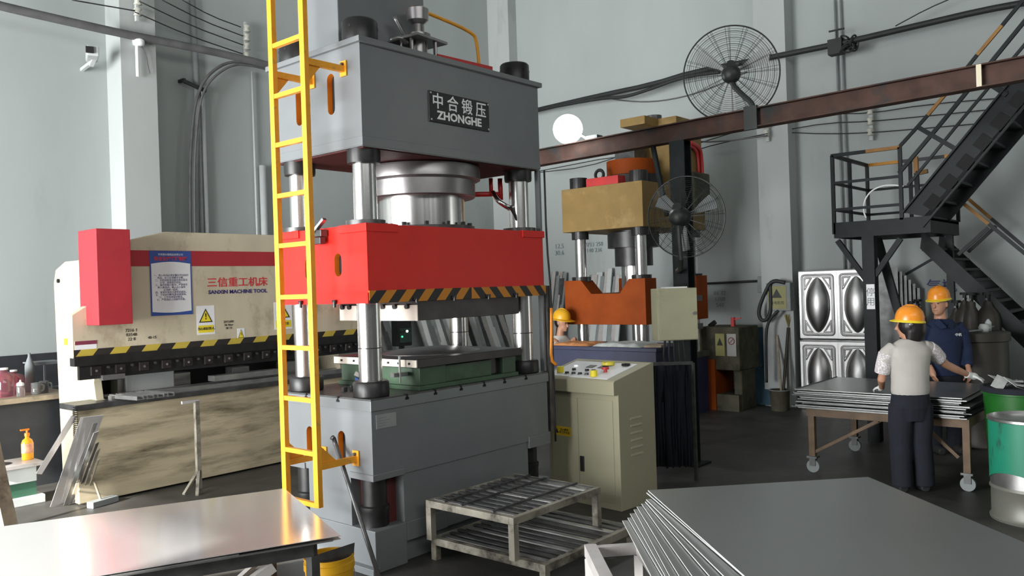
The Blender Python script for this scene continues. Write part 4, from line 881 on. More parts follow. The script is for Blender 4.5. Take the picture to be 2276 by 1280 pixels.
# fans
def fan(c, nrm, R_, label, mount):
    nrm = Vector(nrm).normalized(); c = Vector(c); t = thing('wall_fan', label, 'fan', c)
    a = nrm.orthogonal().normalized(); b = nrm.cross(a); up = Vector((0,0,1))
    a = up.cross(nrm).normalized(); b = nrm.cross(a)
    mb = MB(); mb.ring(c, nrm, R_, .008, 64, 6)
    def prof(r): # cage bulges towards the viewer side
        return .13*(1-(r/R_)**2)**.5 if r < R_ else 0
    for k in range(1, 17):
        r = R_*(.24+.76*k/17.5); mb.ring(c+nrm*prof(r), nrm, r, .0018, 56, 4)
        if k % 3 == 0: mb.ring(c-nrm*prof(r), nrm, r, .0018, 48, 4)
    for k in range(16):
        an = 2*PI*k/16
        for sg, da in ((1,0),(1,.03),(-1,.1)):
            pts = []
            for j in range(9):
                r = R_*(.20+.80*j/8); rr = min(r, R_*.999); an2 = an+da*(1 if j else 1); pts.append(c+nrm*(sg*prof(rr))+(a*math.cos(an2)+b*math.sin(an2))*r)
            mb.tube(pts, .0022, n=4)
    mb.build('cage', K['fan'], t, W=True)
    mb = MB()
    for k in range(3):
        an = 2*PI*k/3+.4; pts = []
        d1 = a*math.cos(an)+b*math.sin(an); d2 = a*math.cos(an+.25)+b*math.sin(an+.25); d3 = a*math.cos(an-.2)+b*math.sin(an-.2)
        mb.prism([c+d1*.05, c+d2*R_*.5+nrm*.03, c+d2*R_*.82+nrm*.035, c+d1*R_*.86, c+d3*R_*.80-nrm*.03, c+d3*R_*.4-nrm*.025], nrm*.004)
    mb.cyl(c-nrm*.04, c+nrm*.05, .05, n=20); mb.build('blades', K['conduitd'] if R_ < .45 else K['conduit'], t, W=True)
    MB().lathe([(.10,.11),(.10,.17),(.085,.26),(.05,.29),(.0,.295)], c, 24, axis=nrm).cyl(c+nrm*.13+b*.05, c+nrm*.24+b*.10, .05, n=12).build('motor', K['fan'], t, W=True, smooth='auto')
    MB().tube(mount(c, nrm, a, b), .028, smooth=1).build('bracket_arm', K['fan'], t, W=True)
    return t
c = on(1625,165,0,4.55); vd = (CAM-c).normalized()
def mnt(c, n, a, b):
    q = on(1674,232,0,4.35); q.z = bz_(q.y)+.01
    return [c+n*.20, c+n*.22-Vector((0,0,.10)), Vector((q.x,q.y+.12,q.z+.16)), Vector((q.x,q.y+.02,q.z+.06)), Vector((q.x,q.y,q.z-.0))]
F1 = fan(c, vd, .50, 'large black caged fan standing on top of the rusty beam', mnt)
q = on(1674,240,0,4.35); MB().box(4.27,q.y-.07,bz_(q.y)-.22,4.31,q.y+.07,bz_(q.y)+.02).build('clamp', K['fan'], F1, W=True)
c = on(1524,482,0,3.98); vd = (CAM-c).normalized(); n2 = (vd-_r*.42).normalized()
F2 = fan(c, n2, .42, 'black caged fan on the steel post in front of the yellow press', lambda c, n, a, b: [c+n*.2, c+n*.22-Vector((0,0,.16)), c-Vector((0,0,.52))+n*.16, Vector((4.20,-.1,c.z-.56)), Vector((4.27,-.1,c.z-.56))])
q = on(1500,470,0,4.45)
# grey enclosure on the post
cN = Vector((3.90,-.26,1.655)); E_ = thing('electrical_enclosure', 'grimy pale grey enclosure box mounted on the steel post', 'enclosure', (3.90,-.26,1.385), -.72)
MB().box(-.215,0,0,.215,.22,.545).build('box', K['encl'], E_, bevel=.006)
MB().box(-.205,-.014,.008,.210,0,.537).build('door', K['encl'], E_, bevel=.004)
MB().cyl((.175,-.03,.28),(.175,-.014,.28),.017,n=16).build('lock', K['steel'], E_)
MB().box(-.12,.02,.545,.12,.16,.56).build('paper_on_top', K['paper'], E_)
MB().box(-.05,.2,.1,.35,.24,.16).box(-.05,.2,.4,.35,.24,.46).build('mount_strap', K['dsteel'], E_)
mb = MB()
for k in range(5): mb.tube([(-.12+.05*k,.08,0),(-.14+.06*k,.10,-.2),(-.05+.05*k,.14,-.45),(-.1+.05*k,.12,-.75),(-.12+.07*k,.2,-1.1),(-.1+.07*k,.2,-1.37)], .012, smooth=2)
mb.build('cables', K['cable'], E_, smooth=True)
# dark blue bench between console and second press
Bb = thing('work_table', 'dark blue steel table covered with cloths in front of the yellow press', 'table', (4.8,1.1,0))
MB().box(4.42,.32,1.20,5.25,1.95,1.245).build('table_top', K['blueb'], Bb, W=True, bevel=.005)
MB().box(4.44,.34,.92,5.2,1.93,1.20).build('apron', K['blueb'], Bb, W=True)
for (x, y) in ((4.45,.36),(5.15,.36),(4.45,1.86),(5.15,1.86)): MB().box(x,y,0,x+.05,y+.05,.92).build('leg', K['blueb'], Bb, W=True)
def crumple(name, x0, y0, x1, y1, z, h, m, seed, label, cat):
    R = random.Random(seed); mb = MB(); n = 14; g = {}
    for i in range(n+1):
        for j in range(n+1):
            u, v = i/n, j/n; e = min(u,1-u,v,1-v); zz = z+ (h*(.35+R.random()*.65) if e > 0 else 0)
            g[i,j] = mb.b.verts.new((x0+(x1-x0)*u+R.uniform(-.01,.01), y0+(y1-y0)*v+R.uniform(-.01,.01), zz))
    for i in range(n):
        for j in range(n): mb.b.faces.new((g[i,j],g[i+1,j],g[i+1,j+1],g[i,j+1]))
    o = mb.build(name, m, smooth=True); mm = o.modifiers.new('s','SUBSURF'); mm.levels = 1; bake(o); return tag(o, label, cat)
crumple('folded_cloth', 4.45,.55,4.95,1.25, 1.247, .055, K['cloth'], 3, 'pale crumpled cloths on the right half of the blue table', 'cloth')
crumple('orange_rag', 4.44,1.30,4.9,1.85, 1.247, .045, K['cloth2'], 4, 'orange rags on the left end of the blue table', 'rag')
tag(MB().ob((4.62,.45,1.262),(.3,.2,.025),(0,0,.3)).build('cardboard_piece', K['wood']), 'brown cardboard piece on the near right end of the blue table', 'cardboard')
# dark cloth hanging right of the console
crumple_m = MB(); R = random.Random(5)
g0 = Vector((3.55,-.42,0))
pts = []
for k in range(25): a = k/24; pts.append(Vector((3.42+.25*a+.02*math.sin(a*40), -.20-.30*a+.03*math.sin(a*40+1), 0)))
mb = MB(); vs = []
for z in (.15,.5,.8,1.05,1.16): vs.append([mb.b.verts.new((p.x+R.uniform(-.008,.008), p.y+R.uniform(-.008,.008), z)) for p in pts])
for A, B_ in zip(vs, vs[1:]):
    for k in range(24): mb.b.faces.new((A[k],A[k+1],B_[k+1],B_[k]))
t = thing('coat_stand', 'dark blue work coats hanging on a rail right of the console', 'coats', (3.5,-.3,0))
o = mb.build('coats', K['navy'], t, W=True, smooth=True); m5 = o.modifiers.new('s','SOLIDIFY'); m5.thickness = .03; bake(o)
MB().bar((3.40,-.18,0),(3.40,-.18,1.18),.03,.03).bar((3.69,-.53,0),(3.69,-.53,1.18),.03,.03).bar((3.40,-.18,1.18),(3.69,-.53,1.18),.03,.03).build('rail', K['dsteel'], t, W=True)
# old machine and clutter by the right wall
O = thing('old_machine', 'old dark machine with two faded safety stickers by the right wall', 'machine', (8.2,1.2,0))
MB().box(7.9,.97,.62,8.6,1.66,1.28).box(8.0,.99,0,8.5,1.12,.62).build('head', K['oldm'], O, W=True, bevel=.02)
MB().box(7.86,1.36,0,8.5,1.66,.78).build('orange_base', K['po'], O, W=True, bevel=.01)
MB().box(7.9,1.0,.0,8.5,1.36,.25).build('base', K['oldm'], O, W=True)
for i, (py, m) in enumerate(((1.28,'yel'),(1.09,'signw'))):
    s = MB().box(7.893,py-.075,.84,7.9,py+.075,1.18).build('safety_sticker', mat('faded_sticker%d'%i, ((.30,.29,.10),(.36,.36,.34))[i], .6), O, W=True)
    if i == 0: MB().prism([(7.892,py-.05,1.0),(7.892,py+.05,1.0),(7.892,py,1.12)], (-.002,0,0)).build('triangle', K['blackink'], s, W=True)
    else: MB().ring((7.892,py,1.07),(1,0,0),.05,.007,20,5).bar((7.892,py-.035,1.105),(7.892,py+.035,1.035),.004,.012).build('prohibition_ring', mat('faded_red', (.2,.05,.05), .6), s, W=True)
MB().bar((8.1,1.15,1.28),(8.1,1.15,1.42),.05,.06).bar((8.1,1.18,1.38),(8.1,1.02,1.41),.02,.02).build('red_handle', K['redp'], O, W=True)
MB().bar((8.1,1.55,1.28),(8.1,1.45,1.35),.06,.06).build('clamp', K['dark'], O, W=True)
t = thing('blue_panel', 'blue grey metal panel leaning on the right wall beside the old machine', 'panel', (8.7,.78,0))
MB().prism([(8.62,on(1722,800,0,8.8).y,.02),(8.62,on(1676,800,0,8.8).y,.02),(8.92,on(1676,800,0,8.8).y,1.22),(8.92,on(1722,800,0,8.8).y,1.22)], (.02,0,0)).build('panel', K['bluegrey'], t, W=True)
MB().cyl((8.76,on(1695,800,0,8.8).y,.62),(8.73,on(1695,800,0,8.8).y,.62),.015,n=10).build('knob', K['steel'], t, W=True)
t = thing('paint_bucket', 'dark bucket standing below the distribution box', 'bucket', (8.35,.55,0)); MB().lathe([(0,0),(.13,0),(.15,.30),(.155,.31),(.14,.31),(.12,.03),(0,.03)], n=24).build('bucket_body', K['oldm'], t, smooth='auto'); MB().ring((0,0,.31),(0,0,1),.152,.008,24,5).build('rim', K['conduitd'], t)
for i, (px0, px1, lab) in enumerate(((1737,1727,'thin brown rod leaning on the pilaster below the distribution box'),(1735,1752,'broom with frayed yellow head up leaning on the pilaster'),(1750,1750,'dark stick leaning beside the broom'))):
    b = on(px0,880,0,8.35); tp = on(px1,[745,728,760][i],0,8.66); t = thing(['rod','broom','stick'][i], lab, ['rod','broom','stick'][i], (b.x,b.y,0))
    MB().cyl((8.38,b.y,0),tp,.018 if i != 1 else .024,n=8).build('handle', K['brown'] if i else K['wood'], t, W=True)
    if i == 1:
        mb = MB(); R = random.Random(2)
        for k in range(26): mb.tube([tp, tp+Vector((R.uniform(-.04,.02),R.uniform(-.05,.05),R.uniform(.12,.22)))], .004, n=4)
        mb.build('bristles', mat('straw', (.30,.24,.09), .9), t, W=True)
Dx = thing('distribution_box', 'grey distribution box with yellow warning sign on the pilaster', 'electrical box', (8.6,.6,1.7))
MB().box(8.50,.40,1.50,8.67,.78,1.93).build('box', K['conduitd'], Dx, W=True, bevel=.008)
s = MB().box(8.494,.46,1.53,8.50,.75,1.88).build('warning_sign', mat('dull_yellow', (.26,.25,.10), .6), Dx, W=True)
MB().prism([(8.493,.53,1.70),(8.493,.69,1.70),(8.493,.61,1.84)], (-.002,0,0)).build('triangle', K['blackink'], s, W=True)
text('有电危险', K['blackink'], s, (8.492,.605,1.62), (0,-1,0), (0,0,1), .055)
pipe('hanging_cable', 'thick black cable looping down left of the distribution box', [on(1745,628,0,8.5), on(1715,622,0,8.48), on(1700,650,0,8.48), on(1685,690,0,8.48), on(1690,712,0,8.48), on(1705,712,0,8.48), on(1714,690,0,8.5), on(1713,650,0,8.5), on(1712,630,0,8.5)], .03, K['cable'], 'cable', sm=2)
pipe('hanging_cable', 'black cable running from the distribution box down to the floor', [on(1730,690,0,8.5), on(1708,712,0,8.46), on(1702,745,0,8.42), on(1704,850,0,8.42)], .022, K['cable'], 'cable', sm=2)

# ================================================================ pressed tank panels
def make_panel():
    w_, h_ = .60, 1.04; n, m = 100, 170
    def prof(u, v):
        hw, hh = w_/2, h_/2; d = 0; A, B_ = abs(u), abs(v); vv = 1-(v/(hh*.79))**2; ww = hw*.60*max(vv,1e-6)**.72 if vv > 0 else 1e-6; q = (u/ww)**2 if vv > 0 else 9
        if q < 1: d = .105*vv**.8*(1-q)**.6
        fx, fy, r = hw-.065, hh-.070, .05
        dx, dy = max(A-(fx-r),0), max(B_-(fy-r),0)
        sd = (dx*dx+dy*dy)**.5-r if (A > fx-r and B_ > fy-r) else max(A-fx, B_-fy)
        if abs(sd) < .010: d += .012*(1-(sd/.010)**2)
        if abs(sd+.022) < .007: d += .006*(1-((sd+.022)/.007)**2)
        s1, s2 = A-(fx-.045), B_-(fy-.045); s3 = (.10-((fx-.045)-A)-((fy-.045)-B_)*.62)*-.9
        tri = max(s1, s2, s3)
        if abs(tri) < .008 and q > 1.15: d += .009*(1-(tri/.008)**2)
        if A > hw-.012 or B_ > hh-.012: d = -.02
        return d
    mb = MB(); G_ = [[mb.b.verts.new((-prof(-w_/2+w_*i/n, -h_/2+h_*j/m), -w_/2+w_*i/n, h_*j/m)) for j in range(m+1)] for i in range(n+1)]
    for i in range(n):
        for j in range(m): mb.b.faces.new((G_[i][j],G_[i+1][j],G_[i+1][j+1],G_[i][j+1]))
    return mb
t0 = make_panel().build('tank_panel', K['pan'], smooth=True)
mm = t0.modifiers.new('s', 'SOLIDIFY'); mm.thickness = .003; bake(t0)
PZ = [(1816,0,0,'lower left'),(1816,0,1,'upper left'),(1898,0,0,'lower right'),(1898,0,1,'upper right')]
xs = 8.62
yl_, yr_ = on(1816,700,0,xs).y, on(1903,700,0,xs).y
first = True
for (y, col_) in ((yl_,0),(yr_,1)):
    for lvl in (0,1):
        for dpt in range(1 if True else 1):
            o = t0 if first else t0.copy()
            if not first: COL.objects.link(o)
            first = False
            o.location = (xs+.03+.02*lvl, y, .0+lvl*1.06)
            tag(o, f"{['left','right'][col_]} {['lower','upper'][lvl]} pressed stainless panel with oval dome, front of its stack", 'tank panel', 'pressed tank panels')
for (y, col_) in ((yl_,0),(yr_,1)):
    for lvl in (0,1):
        for k in range(5):
            o = MB().box(0,-.30,0,.012,.30,1.04).build('tank_panel', K['pan']); o.location = (xs+.075+.02*lvl+.035*k, y-.004*k, lvl*1.06)
            tag(o, f"stainless panel edge behind the {['left','right'][col_]} {['lower','upper'][lvl]} domed panel", 'tank panel', f"panels stacked behind the {['left','right'][col_]} {['lower','upper'][lvl]} one")
for k in range(6):
    o = MB().box(8.50+.06*k,yr_-.36-.05*k,0,8.512+.06*k,yr_-.34-.05*k+.01,2.1-.06*k).box(8.50+.06*k,yr_-.62-.04*k,0,8.51+.06*k,yr_-.34-.04*k,2.1-.06*k)
    tag(o.build('metal_plate', K['dsteel']), 'dark metal plate standing on edge right of the domed panels behind the stair post', 'metal plate', 'dark plates behind the stair post')
# ================================================================ stairs
XS = 6.6
s_ = lambda x, y, X=XS: on(x, y, 0, X)
ST = thing('metal_staircase', 'dark steel staircase with landing and black and orange rails by the right wall', 'staircase', (6.6,-1.36,0))
pl0, pl1 = s_(1855,520), s_(2070,505)
yA, yB = -.955, -2.05; zP = 2.64; xB = 7.92
MB().box(XS,yB,zP-.03,xB,yA,zP).build('landing_deck', K['bpaint'], ST, W=True)
MB().box(XS-.02,yB,zP-.17,XS,yA,zP+.02).box(xB,yB,zP-.17,xB+.02,yA,zP+.02).box(XS,yA-.02,zP-.17,xB,yA,zP+.02).box(XS,yB,zP-.17,xB,yB+.02,zP+.02).build('landing_frame', K['bpaint'], ST, W=True)
MB().box(XS-.05,-1.43,0,XS+.09,-1.29,zP-.17).build('post', K['bpaint'], ST, W=True)
for a_, b_, c_, d_ in ((s_(1862,535),s_(1928,625),.05,.06),(s_(2002,530),s_(1945,612),.05,.06),(s_(1950,530,7.0),s_(2012,745,7.0),.07,.09),(s_(2100,560,7.6),s_(2013,610,7.6),.03,.03)): MB().bar(a_,b_,c_,d_).build('brace', K['bpaint'], ST, W=True)
MB().box(7.80,-2.0,0,7.88,-1.92,zP-.1).box(7.80,-1.05,0,7.88,-.97,zP-.1).build('rear_post', K['bpaint'], ST, W=True)
zR = 3.49
def rail(pts, m, name, w_=.04): 
    mb = MB()
    for a, b in zip(pts, pts[1:]): mb.bar(a, b, w_, w_)
    return mb.build(name, K[m], ST, W=True)
A_, B_, C_, D_ = (XS,yA,zR),(XS,-1.74,zR),(xB,yA,zR),(xB,yB,zR)
rail([A_,(XS,-1.36,zR)],'bpaint','handrail'); rail([(XS,-1.36,zR),B_],'dorange','handrail'); rail([A_,C_],'bpaint','handrail'); rail([C_,D_],'railstripe','handrail')
for z in (3.15,2.82): rail([(XS,yA,z),(XS,-1.74,z)],'bpaint','mid_rail',.032); rail([(XS,yA,z),(xB,yA,z)],'bpaint','mid_rail',.032); rail([(xB,yA,z),(xB,yB,z)],'bpaint','mid_rail',.032)
for (x, y) in ((XS,yA),(XS,-1.74),(7.22,yA),(xB,yA),(xB,-1.5),(xB,yB)): MB().box(x-.02,y-.02,zP-.12 if y == yA and x == XS else zP,x+.02,y+.02,zR).build('baluster', K['bpaint'], ST, W=True)
# upper flight, nearer
t0, t1 = s_(2006,472), s_(2257,166); b0, b1 = s_(2074,478), s_(2243,280)
dn = (t1-t0).normalized(); L_ = 3.6
P0 = t0; P1 = t0+dn*L_
th = .30; pn = Vector((0, dn.z, -dn.y)).normalized(); pn = pn if pn.z < 0 else -pn
MB().prism([P0, P1, P1+pn*th, P0+pn*(th*.72)+dn*.1], (.02,0,0)).prism([P0+pn*0, P1, P1+pn*.02, P0+pn*.02], (-.05,0,0)).prism([P0+pn*(th-.02), P1+pn*(th-.02), P1+pn*th, P0+pn*th], (-.05,0,0)).build('stringer', K['bpaint'], ST, W=True)
MB().prism([P0+Vector((.8,0,0)), P1+Vector((.8,0,0)), P1+pn*th+Vector((.8,0,0)), P0+pn*th+Vector((.8,0,0))], (.02,0,0)).build('stringer', K['bpaint'], ST, W=True)
for k in range(1, 13):
    c = t0+dn*(.27*k)+pn*.16; MB().box(XS+.02,c.y-.12,c.z-.015,XS+.8,c.y+.12,c.z+.015).build('tread', K['bpaint'], ST, W=True)
    if k < 12: MB().bar(c+dn*.09+pn*.03+Vector((-.006,0,0)), c-dn*.07+pn*.03+Vector((-.006,0,0)), .012, .13).build('tread_bracket', K['black'], ST, W=True)
def seg(p0, p1, m, name='handrail', w_=.035, X=XS): return rail([s_(*p0, X), s_(*p1, X)], m, name, w_)
seg((2000,325),(2041,280),'bpaint'); seg((2041,280),(2062,256),'bpaint'); seg((2062,256),(2118,190),'dorange'); seg((2118,190),(2172,122),'bpaint'); seg((2172,122),(2227,57),'dorange'); seg((2227,57),(2320,-55),'bpaint')
seg((1998,385),(2087,280),'bpaint','mid_rail',.04); seg((2087,280),(2320,-5),'bpaint','mid_rail',.04)
seg((2018,412),(2126,280),'bpaint','mid_rail',.03); seg((2126,280),(2320,48),'bpaint','mid_rail',.03)
seg((2043,284),(2122,330),'bpaint','baluster',.05); seg((2186,178),(2238,212),'bpaint','baluster',.05); seg((2189,170),(2240,204),'bpaint','baluster',.02)
rail([s_(2035,348,7.3), s_(2037,385,7.3), s_(2062,380,7.3)], 'dorange', 'far_handrail', .05)
rail([s_(2037,385,7.3), s_(2040,440,7.3)], 'bpaint', 'baluster', .05)
# lower flight, further
XL = 7.5
l = lambda x, y, X=XL: on(x, y, 0, X)
q0, q1 = l(2050,512), l(2276,722); u0, u1 = l(2045,552), l(2237,738)
MB().prism([q0, q0+(q1-q0)*1.5, u0+(q1-q0)*1.5+Vector((0,0,-.03)), u0], (.02,0,0)).build('stringer', K['bpaint'], ST, W=True)
X2 = 8.35; dd = (q1-q0)
MB().prism([q0+Vector((X2-XL,0,0)), q0+dd*1.5+Vector((X2-XL,0,0)), u0+dd*1.5+Vector((X2-XL,0,0)), u0+Vector((X2-XL,0,0))], (.02,0,0)).build('stringer', K['bpaint'], ST, W=True)
for k in range(1, 12):
    c = (q0+u0)/2+dd*(k/9); MB().box(XL+.02,c.y-.12,c.z-.015,X2,c.y+.12,c.z+.015).build('tread', K['bpaint'], ST, W=True)
for X, p0, p1 in ((XL,(2112,428),(2276,562)),(X2,(2124,418),(2276,548))):
    a, b = l(*p0, X), l(*p1, X); ex = b+(b-a)*.6
    for k in range(6): rail([a+(ex-a)*(k/6), a+(ex-a)*((k+1)/6)], 'dorange' if k in (0,1,4) else 'bpaint', 'handrail', .04)
seg((2196,506),(2130,566),'bpaint','baluster',.04,XL); seg((2214,502),(2152,560),'bpaint','baluster',.04,X2)
tag(MB().tube([s_(1925,484), s_(1919,470), s_(1921,445), s_(1935,425), s_(1958,413), s_(1985,411), s_(2008,414)], .009, smooth=2).build('white_hose', K['signw'], smooth=True), 'thin white hose looped over the landing rail', 'hose')
# sign on the post
a, b = s_(1925,632,XS-.06), s_(1945,687,XS-.06)
t = thing('post_sign', 'white paper sign on the stair post', 'sign', ((a.x),(a.y+b.y)/2,b.z))
MB().box(XS-.058,min(a.y,b.y),b.z,XS-.052,max(a.y,b.y),a.z).build('paper', K['signw'], t, W=True)
cy_ = (a.y+b.y)/2
text('停', K['conduitd'], t, (XS-.059,cy_,a.z-.10), (0,-1,0), (0,0,1), .105, 'characters'); text('用', K['conduitd'], t, (XS-.059,cy_,a.z-.215), (0,-1,0), (0,0,1), .105, 'characters')

# ================================================================ sheet trolley
CT = thing('sheet_trolley', 'rusty wheeled trolley loaded with pressed sheets behind the woman', 'trolley', (5.3,-2.4,0))
X0, X1, Y0, Y1, zc = 4.62, 5.95, -2.80, -1.30, .66
MB().box(X0,Y0,zc-.08,X1,Y0+.06,zc).box(X0,Y1-.06,zc-.08,X1,Y1,zc).box(X0,Y0+.06,zc-.08,X0+.05,Y1-.06,zc).box(X1-.05,Y0+.06,zc-.08,X1,Y1-.06,zc).box(X0+.05,-2.4,zc-.08,X1-.05,-2.34,zc).build('frame', K['trol'], CT, W=True)
for (x, y) in ((X0,Y1-.08),(X1-.06,Y1-.08),(X0,Y0),(X1-.06,Y0)):
    lg = MB().box(x,y,.17,x+.06,y+.06,zc-.08).build('leg', K['trol'], CT, W=True)
    MB().box(x-.02,y-.02,.15,x+.08,y+.08,.17).box(x+.0,y+.0,.07,x+.008,y+.06,.15).box(x+.052,y+.0,.07,x+.06,y+.06,.15).build('caster_fork', K['dsteel'], CT, W=True)
    MB().cyl((x+.012,y+.03,.065),(x+.048,y+.03,.065),.065,n=24).build('wheel', K['conduitd'], CT, W=True, smooth='auto')
for a_, b_ in (((X0+.03,Y1-.05,.20),(X0+.03,-2.0,zc-.08)),((X0+.03,-2.7,.3),(X0+.03,-2.4,zc-.08)),((X1-.03,Y1-.05,.2),(X1-.03,-2.0,zc-.08))): MB().bar(a_,b_,.03,.03).build('brace', K['trol'], CT, W=True)
R = random.Random(9)
for k in range(14):
    dx, dy = R.uniform(-.05,.03), R.uniform(-.05,.06); z = zc+.014*k
    mb = MB().box(4.60+dx,-2.78+dy,z,5.86+dx,-1.22+dy,z+.002)
    mb.box(4.60+dx,-2.78+dy,z,4.602+dx,-1.22+dy,z+.010).box(4.60+dx,-1.222+dy,z,5.86+dx,-1.22+dy,z+.010)
    tag(mb.build('pressed_sheet', K['film'] if k == 13 else K['dsteel'] if k % 2 else K['film']), ['topmost stainless sheet on the wheeled trolley','one of the thin stainless sheets stacked on the trolley'][0 if k == 13 else 1], 'metal sheet', None if k == 13 else 'sheets stacked on the trolley')

# ================================================================ gas cylinders, drums
def gas(px, X, ztop, r, label):
    y = on(px, 760, 0, X).y; t = thing('gas_cylinder', label, 'gas cylinder', (X,y,0), 0, 'gas cylinders by the right wall')
    MB().lathe([(0,0),(r,0),(r,ztop-.22),(r*.85,ztop-.12),(r*.45,ztop-.04),(.045,ztop),(.04,ztop+.02)], n=28).build('cylinder_body', K['brown'], t, smooth='auto')
    MB().cyl((0,0,ztop),(0,0,ztop+.10),.022).cyl((0,0,ztop+.10),(0,0,ztop+.13),.055,n=12).cyl((-.07,0,ztop+.05),(.07,0,ztop+.05),.014).build('valve', K['dark'], t)
gas(2028, 8.3, 1.50, .115, 'gas cylinder whose valve shows just left of the man')
gas(2043, 8.45, 1.52, .115, 'gas cylinder whose valve shows beside the woman\'s helmet')
gas(2128, 7.75, 1.52, .12, 'gas cylinder nearest the man on his right hand side')
gas(2147, 7.72, 1.62, .12, 'second gas cylinder to the right of the man')
gas(2162, 7.42, 1.62, .10, 'third gas cylinder to the right of the man')
gas(2198, 7.48, 1.62, .14, 'rightmost and stoutest gas cylinder below the stairs')
t = thing('big_drum', 'wide dark brown drum standing behind the man', 'drum', (7.0,-2.45,0))
p = on(2168,745,0,7.0); t.location = (7.0,p.y,0); XF[t.name] = Matrix.Translation((7.0,p.y,0))
MB().lathe([(0,0),(.33,0),(.34,.02),(.33,.05),(.33,.58),(.345,.60),(.33,.62),(.33,1.20),(.355,1.21),(.355,1.30),(.33,1.31),(.0,1.31)], n=40).build('drum_body', K['brown'], t, smooth='auto')
MB().tube([(-.34,0,1.33),(-.1,-.1,1.335),(.1,-.12,1.33),(.36,-.1,1.345),(.6,-.2,1.36)], .012, smooth=1).build('pale_hose', K['conduitd'], t, smooth=True)
MB().lathe([(.05,0),(.06,.05),(.04,.09)], (-.05,-.1,1.31), 14).lathe([(.03,.0),(.035,.1),(.01,.14)], (.08,-.12,1.31), 12).build('jar', K['conduit'], t, smooth=True)
# green bin
gx = on(2268,860,0,4.95); BN = thing('green_bin', 'round green plastic bin the woman rests her hand on', 'bin', (4.95,gx.y,0))
MB().lathe([(0,0),(.26,0),(.30,.88),(.315,.885),(.315,.925),(.29,.925),(.25,.03),(0,.03)], n=44).build('bin_body', K['binG'], BN, smooth='auto')
MB().lathe([(.317,.90),(.324,.905),(.324,.945),(.30,.95),(.29,.935)], n=44).build('black_liner_rim', K['navy'], BN, smooth='auto')
R = random.Random(11); mb = MB()
for k in range(7): mb.ob((R.uniform(-.2,.1),R.uniform(-.15,.2),1.0+R.uniform(0,.05)*.6-.03), (.16,.10,.004), (R.uniform(-.6,.6),R.uniform(-.6,.6),R.uniform(0,3)))
tag(mb.build('crumpled_scraps', K['cloth']), 'crumpled pale scraps lying on top of the green bin', 'scraps', kind='stuff').location = BN.location
# teal drum
cT = on(2278,1150,0,4.02); yT = -3.46
TD = thing('teal_drum', 'steel drum with teal painted upper half at the right edge', 'drum', (3.98,-3.39,0))
MB().lathe([(0,0),(.315,0),(.32,.02),(.305,.04),(.305,.24),(.315,.255),(.315,.265),(.305,.28),(.305,.30)], n=44).build('lower_body', K['potm'], TD, smooth='auto')
n = 44; mb = MB(); rings = []
for j in range(7):
    ring = []
    for k in range(n):
        a = 2*PI*k/n; low = .30+.10*abs(math.sin(a*1.5+.6)); z = low+(.80-low)*j/6
        ring.append(mb.b.verts.new((.312*math.cos(a),.312*math.sin(a),z)))
    rings.append(ring)
for A, B2 in zip(rings, rings[1:]):
    for k in range(n): mb.b.faces.new((A[k],A[(k+1)%n],B2[(k+1)%n],B2[k]))
mb.build('teal_paint', K['teal'], TD, smooth=True)
MB().lathe([(.306,.28),(.306,.79),(.32,.80),(.32,.82),(.30,.825),(.295,.80),(0,.80)], n=44).build('upper_body', K['steel'], TD, smooth='auto')

# ================================================================ people
def limb(mb, pts, rad, n=12):
    mb.tube(pts, rad, n=n)
def ell(mb, c, r, n=14, rot=(0,0,0)):
    c = Vector(c); m = Euler(rot).to_matrix(); rings = []
    top = mb.b.verts.new(c+m@Vector((0,0,r[2]))); bot = mb.b.verts.new(c-m@Vector((0,0,r[2])))
    for j in range(1, n//2+2):
        ph = PI*j/(n//2+2); rings.append([mb.b.verts.new(c+m@Vector((r[0]*math.sin(ph)*math.cos(2*PI*k/n), r[1]*math.sin(ph)*math.sin(2*PI*k/n), r[2]*math.cos(ph)))) for k in range(n)])
    for k in range(n): mb.b.faces.new((top, rings[0][k], rings[0][(k+1)%n])); mb.b.faces.new((bot, rings[-1][(k+1)%n], rings[-1][k]))
    for A, B2 in zip(rings, rings[1:]):
        for k in range(n): mb.b.faces.new((A[k],B2[k],B2[(k+1)%n],A[(k+1)%n]))
def head(mb, c, fdir, s=1.0):
    """c: centre of the skull; fdir: unit facing direction"""
    c = Vector(c); f = Vector(fdir).normalized(); sd = Vector((0,0,1)).cross(f).normalized(); yaw = math.atan2(f.y, f.x)
    ell(mb, c+Vector((0,0,.01))*s, (.098*s,.078*s,.118*s), 18, (0,0,yaw))
    ell(mb, c+f*.022*s+Vector((0,0,-.055))*s, (.072*s,.060*s,.075*s), 16, (0,0,yaw))    # jaw
    ell(mb, c+f*.062*s+Vector((0,0,-.100))*s, (.024*s,.026*s,.020*s), 10, (0,0,yaw))    # chin
    mb.tube([c+f*.090*s+Vector((0,0,.012))*s, c+f*.103*s+Vector((0,0,-.018))*s, c+f*.112*s+Vector((0,0,-.034))*s, c+f*.092*s+Vector((0,0,-.042))*s], [.008*s,.011*s,.015*s,.010*s], n=8)  # nose
    ell(mb, c+f*.088*s+Vector((0,0,-.062))*s, (.010*s,.022*s,.006*s), 8, (0,0,yaw)); ell(mb, c+f*.086*s+Vector((0,0,-.073))*s, (.010*s,.018*s,.006*s), 8, (0,0,yaw))
    for sg in (-1,1):
        ell(mb, c+sd*(sg*.080*s)+f*(-.008*s)+Vector((0,0,-.012))*s, (.018*s,.009*s,.030*s), 10, (0,0,yaw))       # ear
        ell(mb, c+f*.082*s+sd*(sg*.032*s)+Vector((0,0,.022))*s, (.010*s,.022*s,.007*s), 8, (0,0,yaw))              # brow
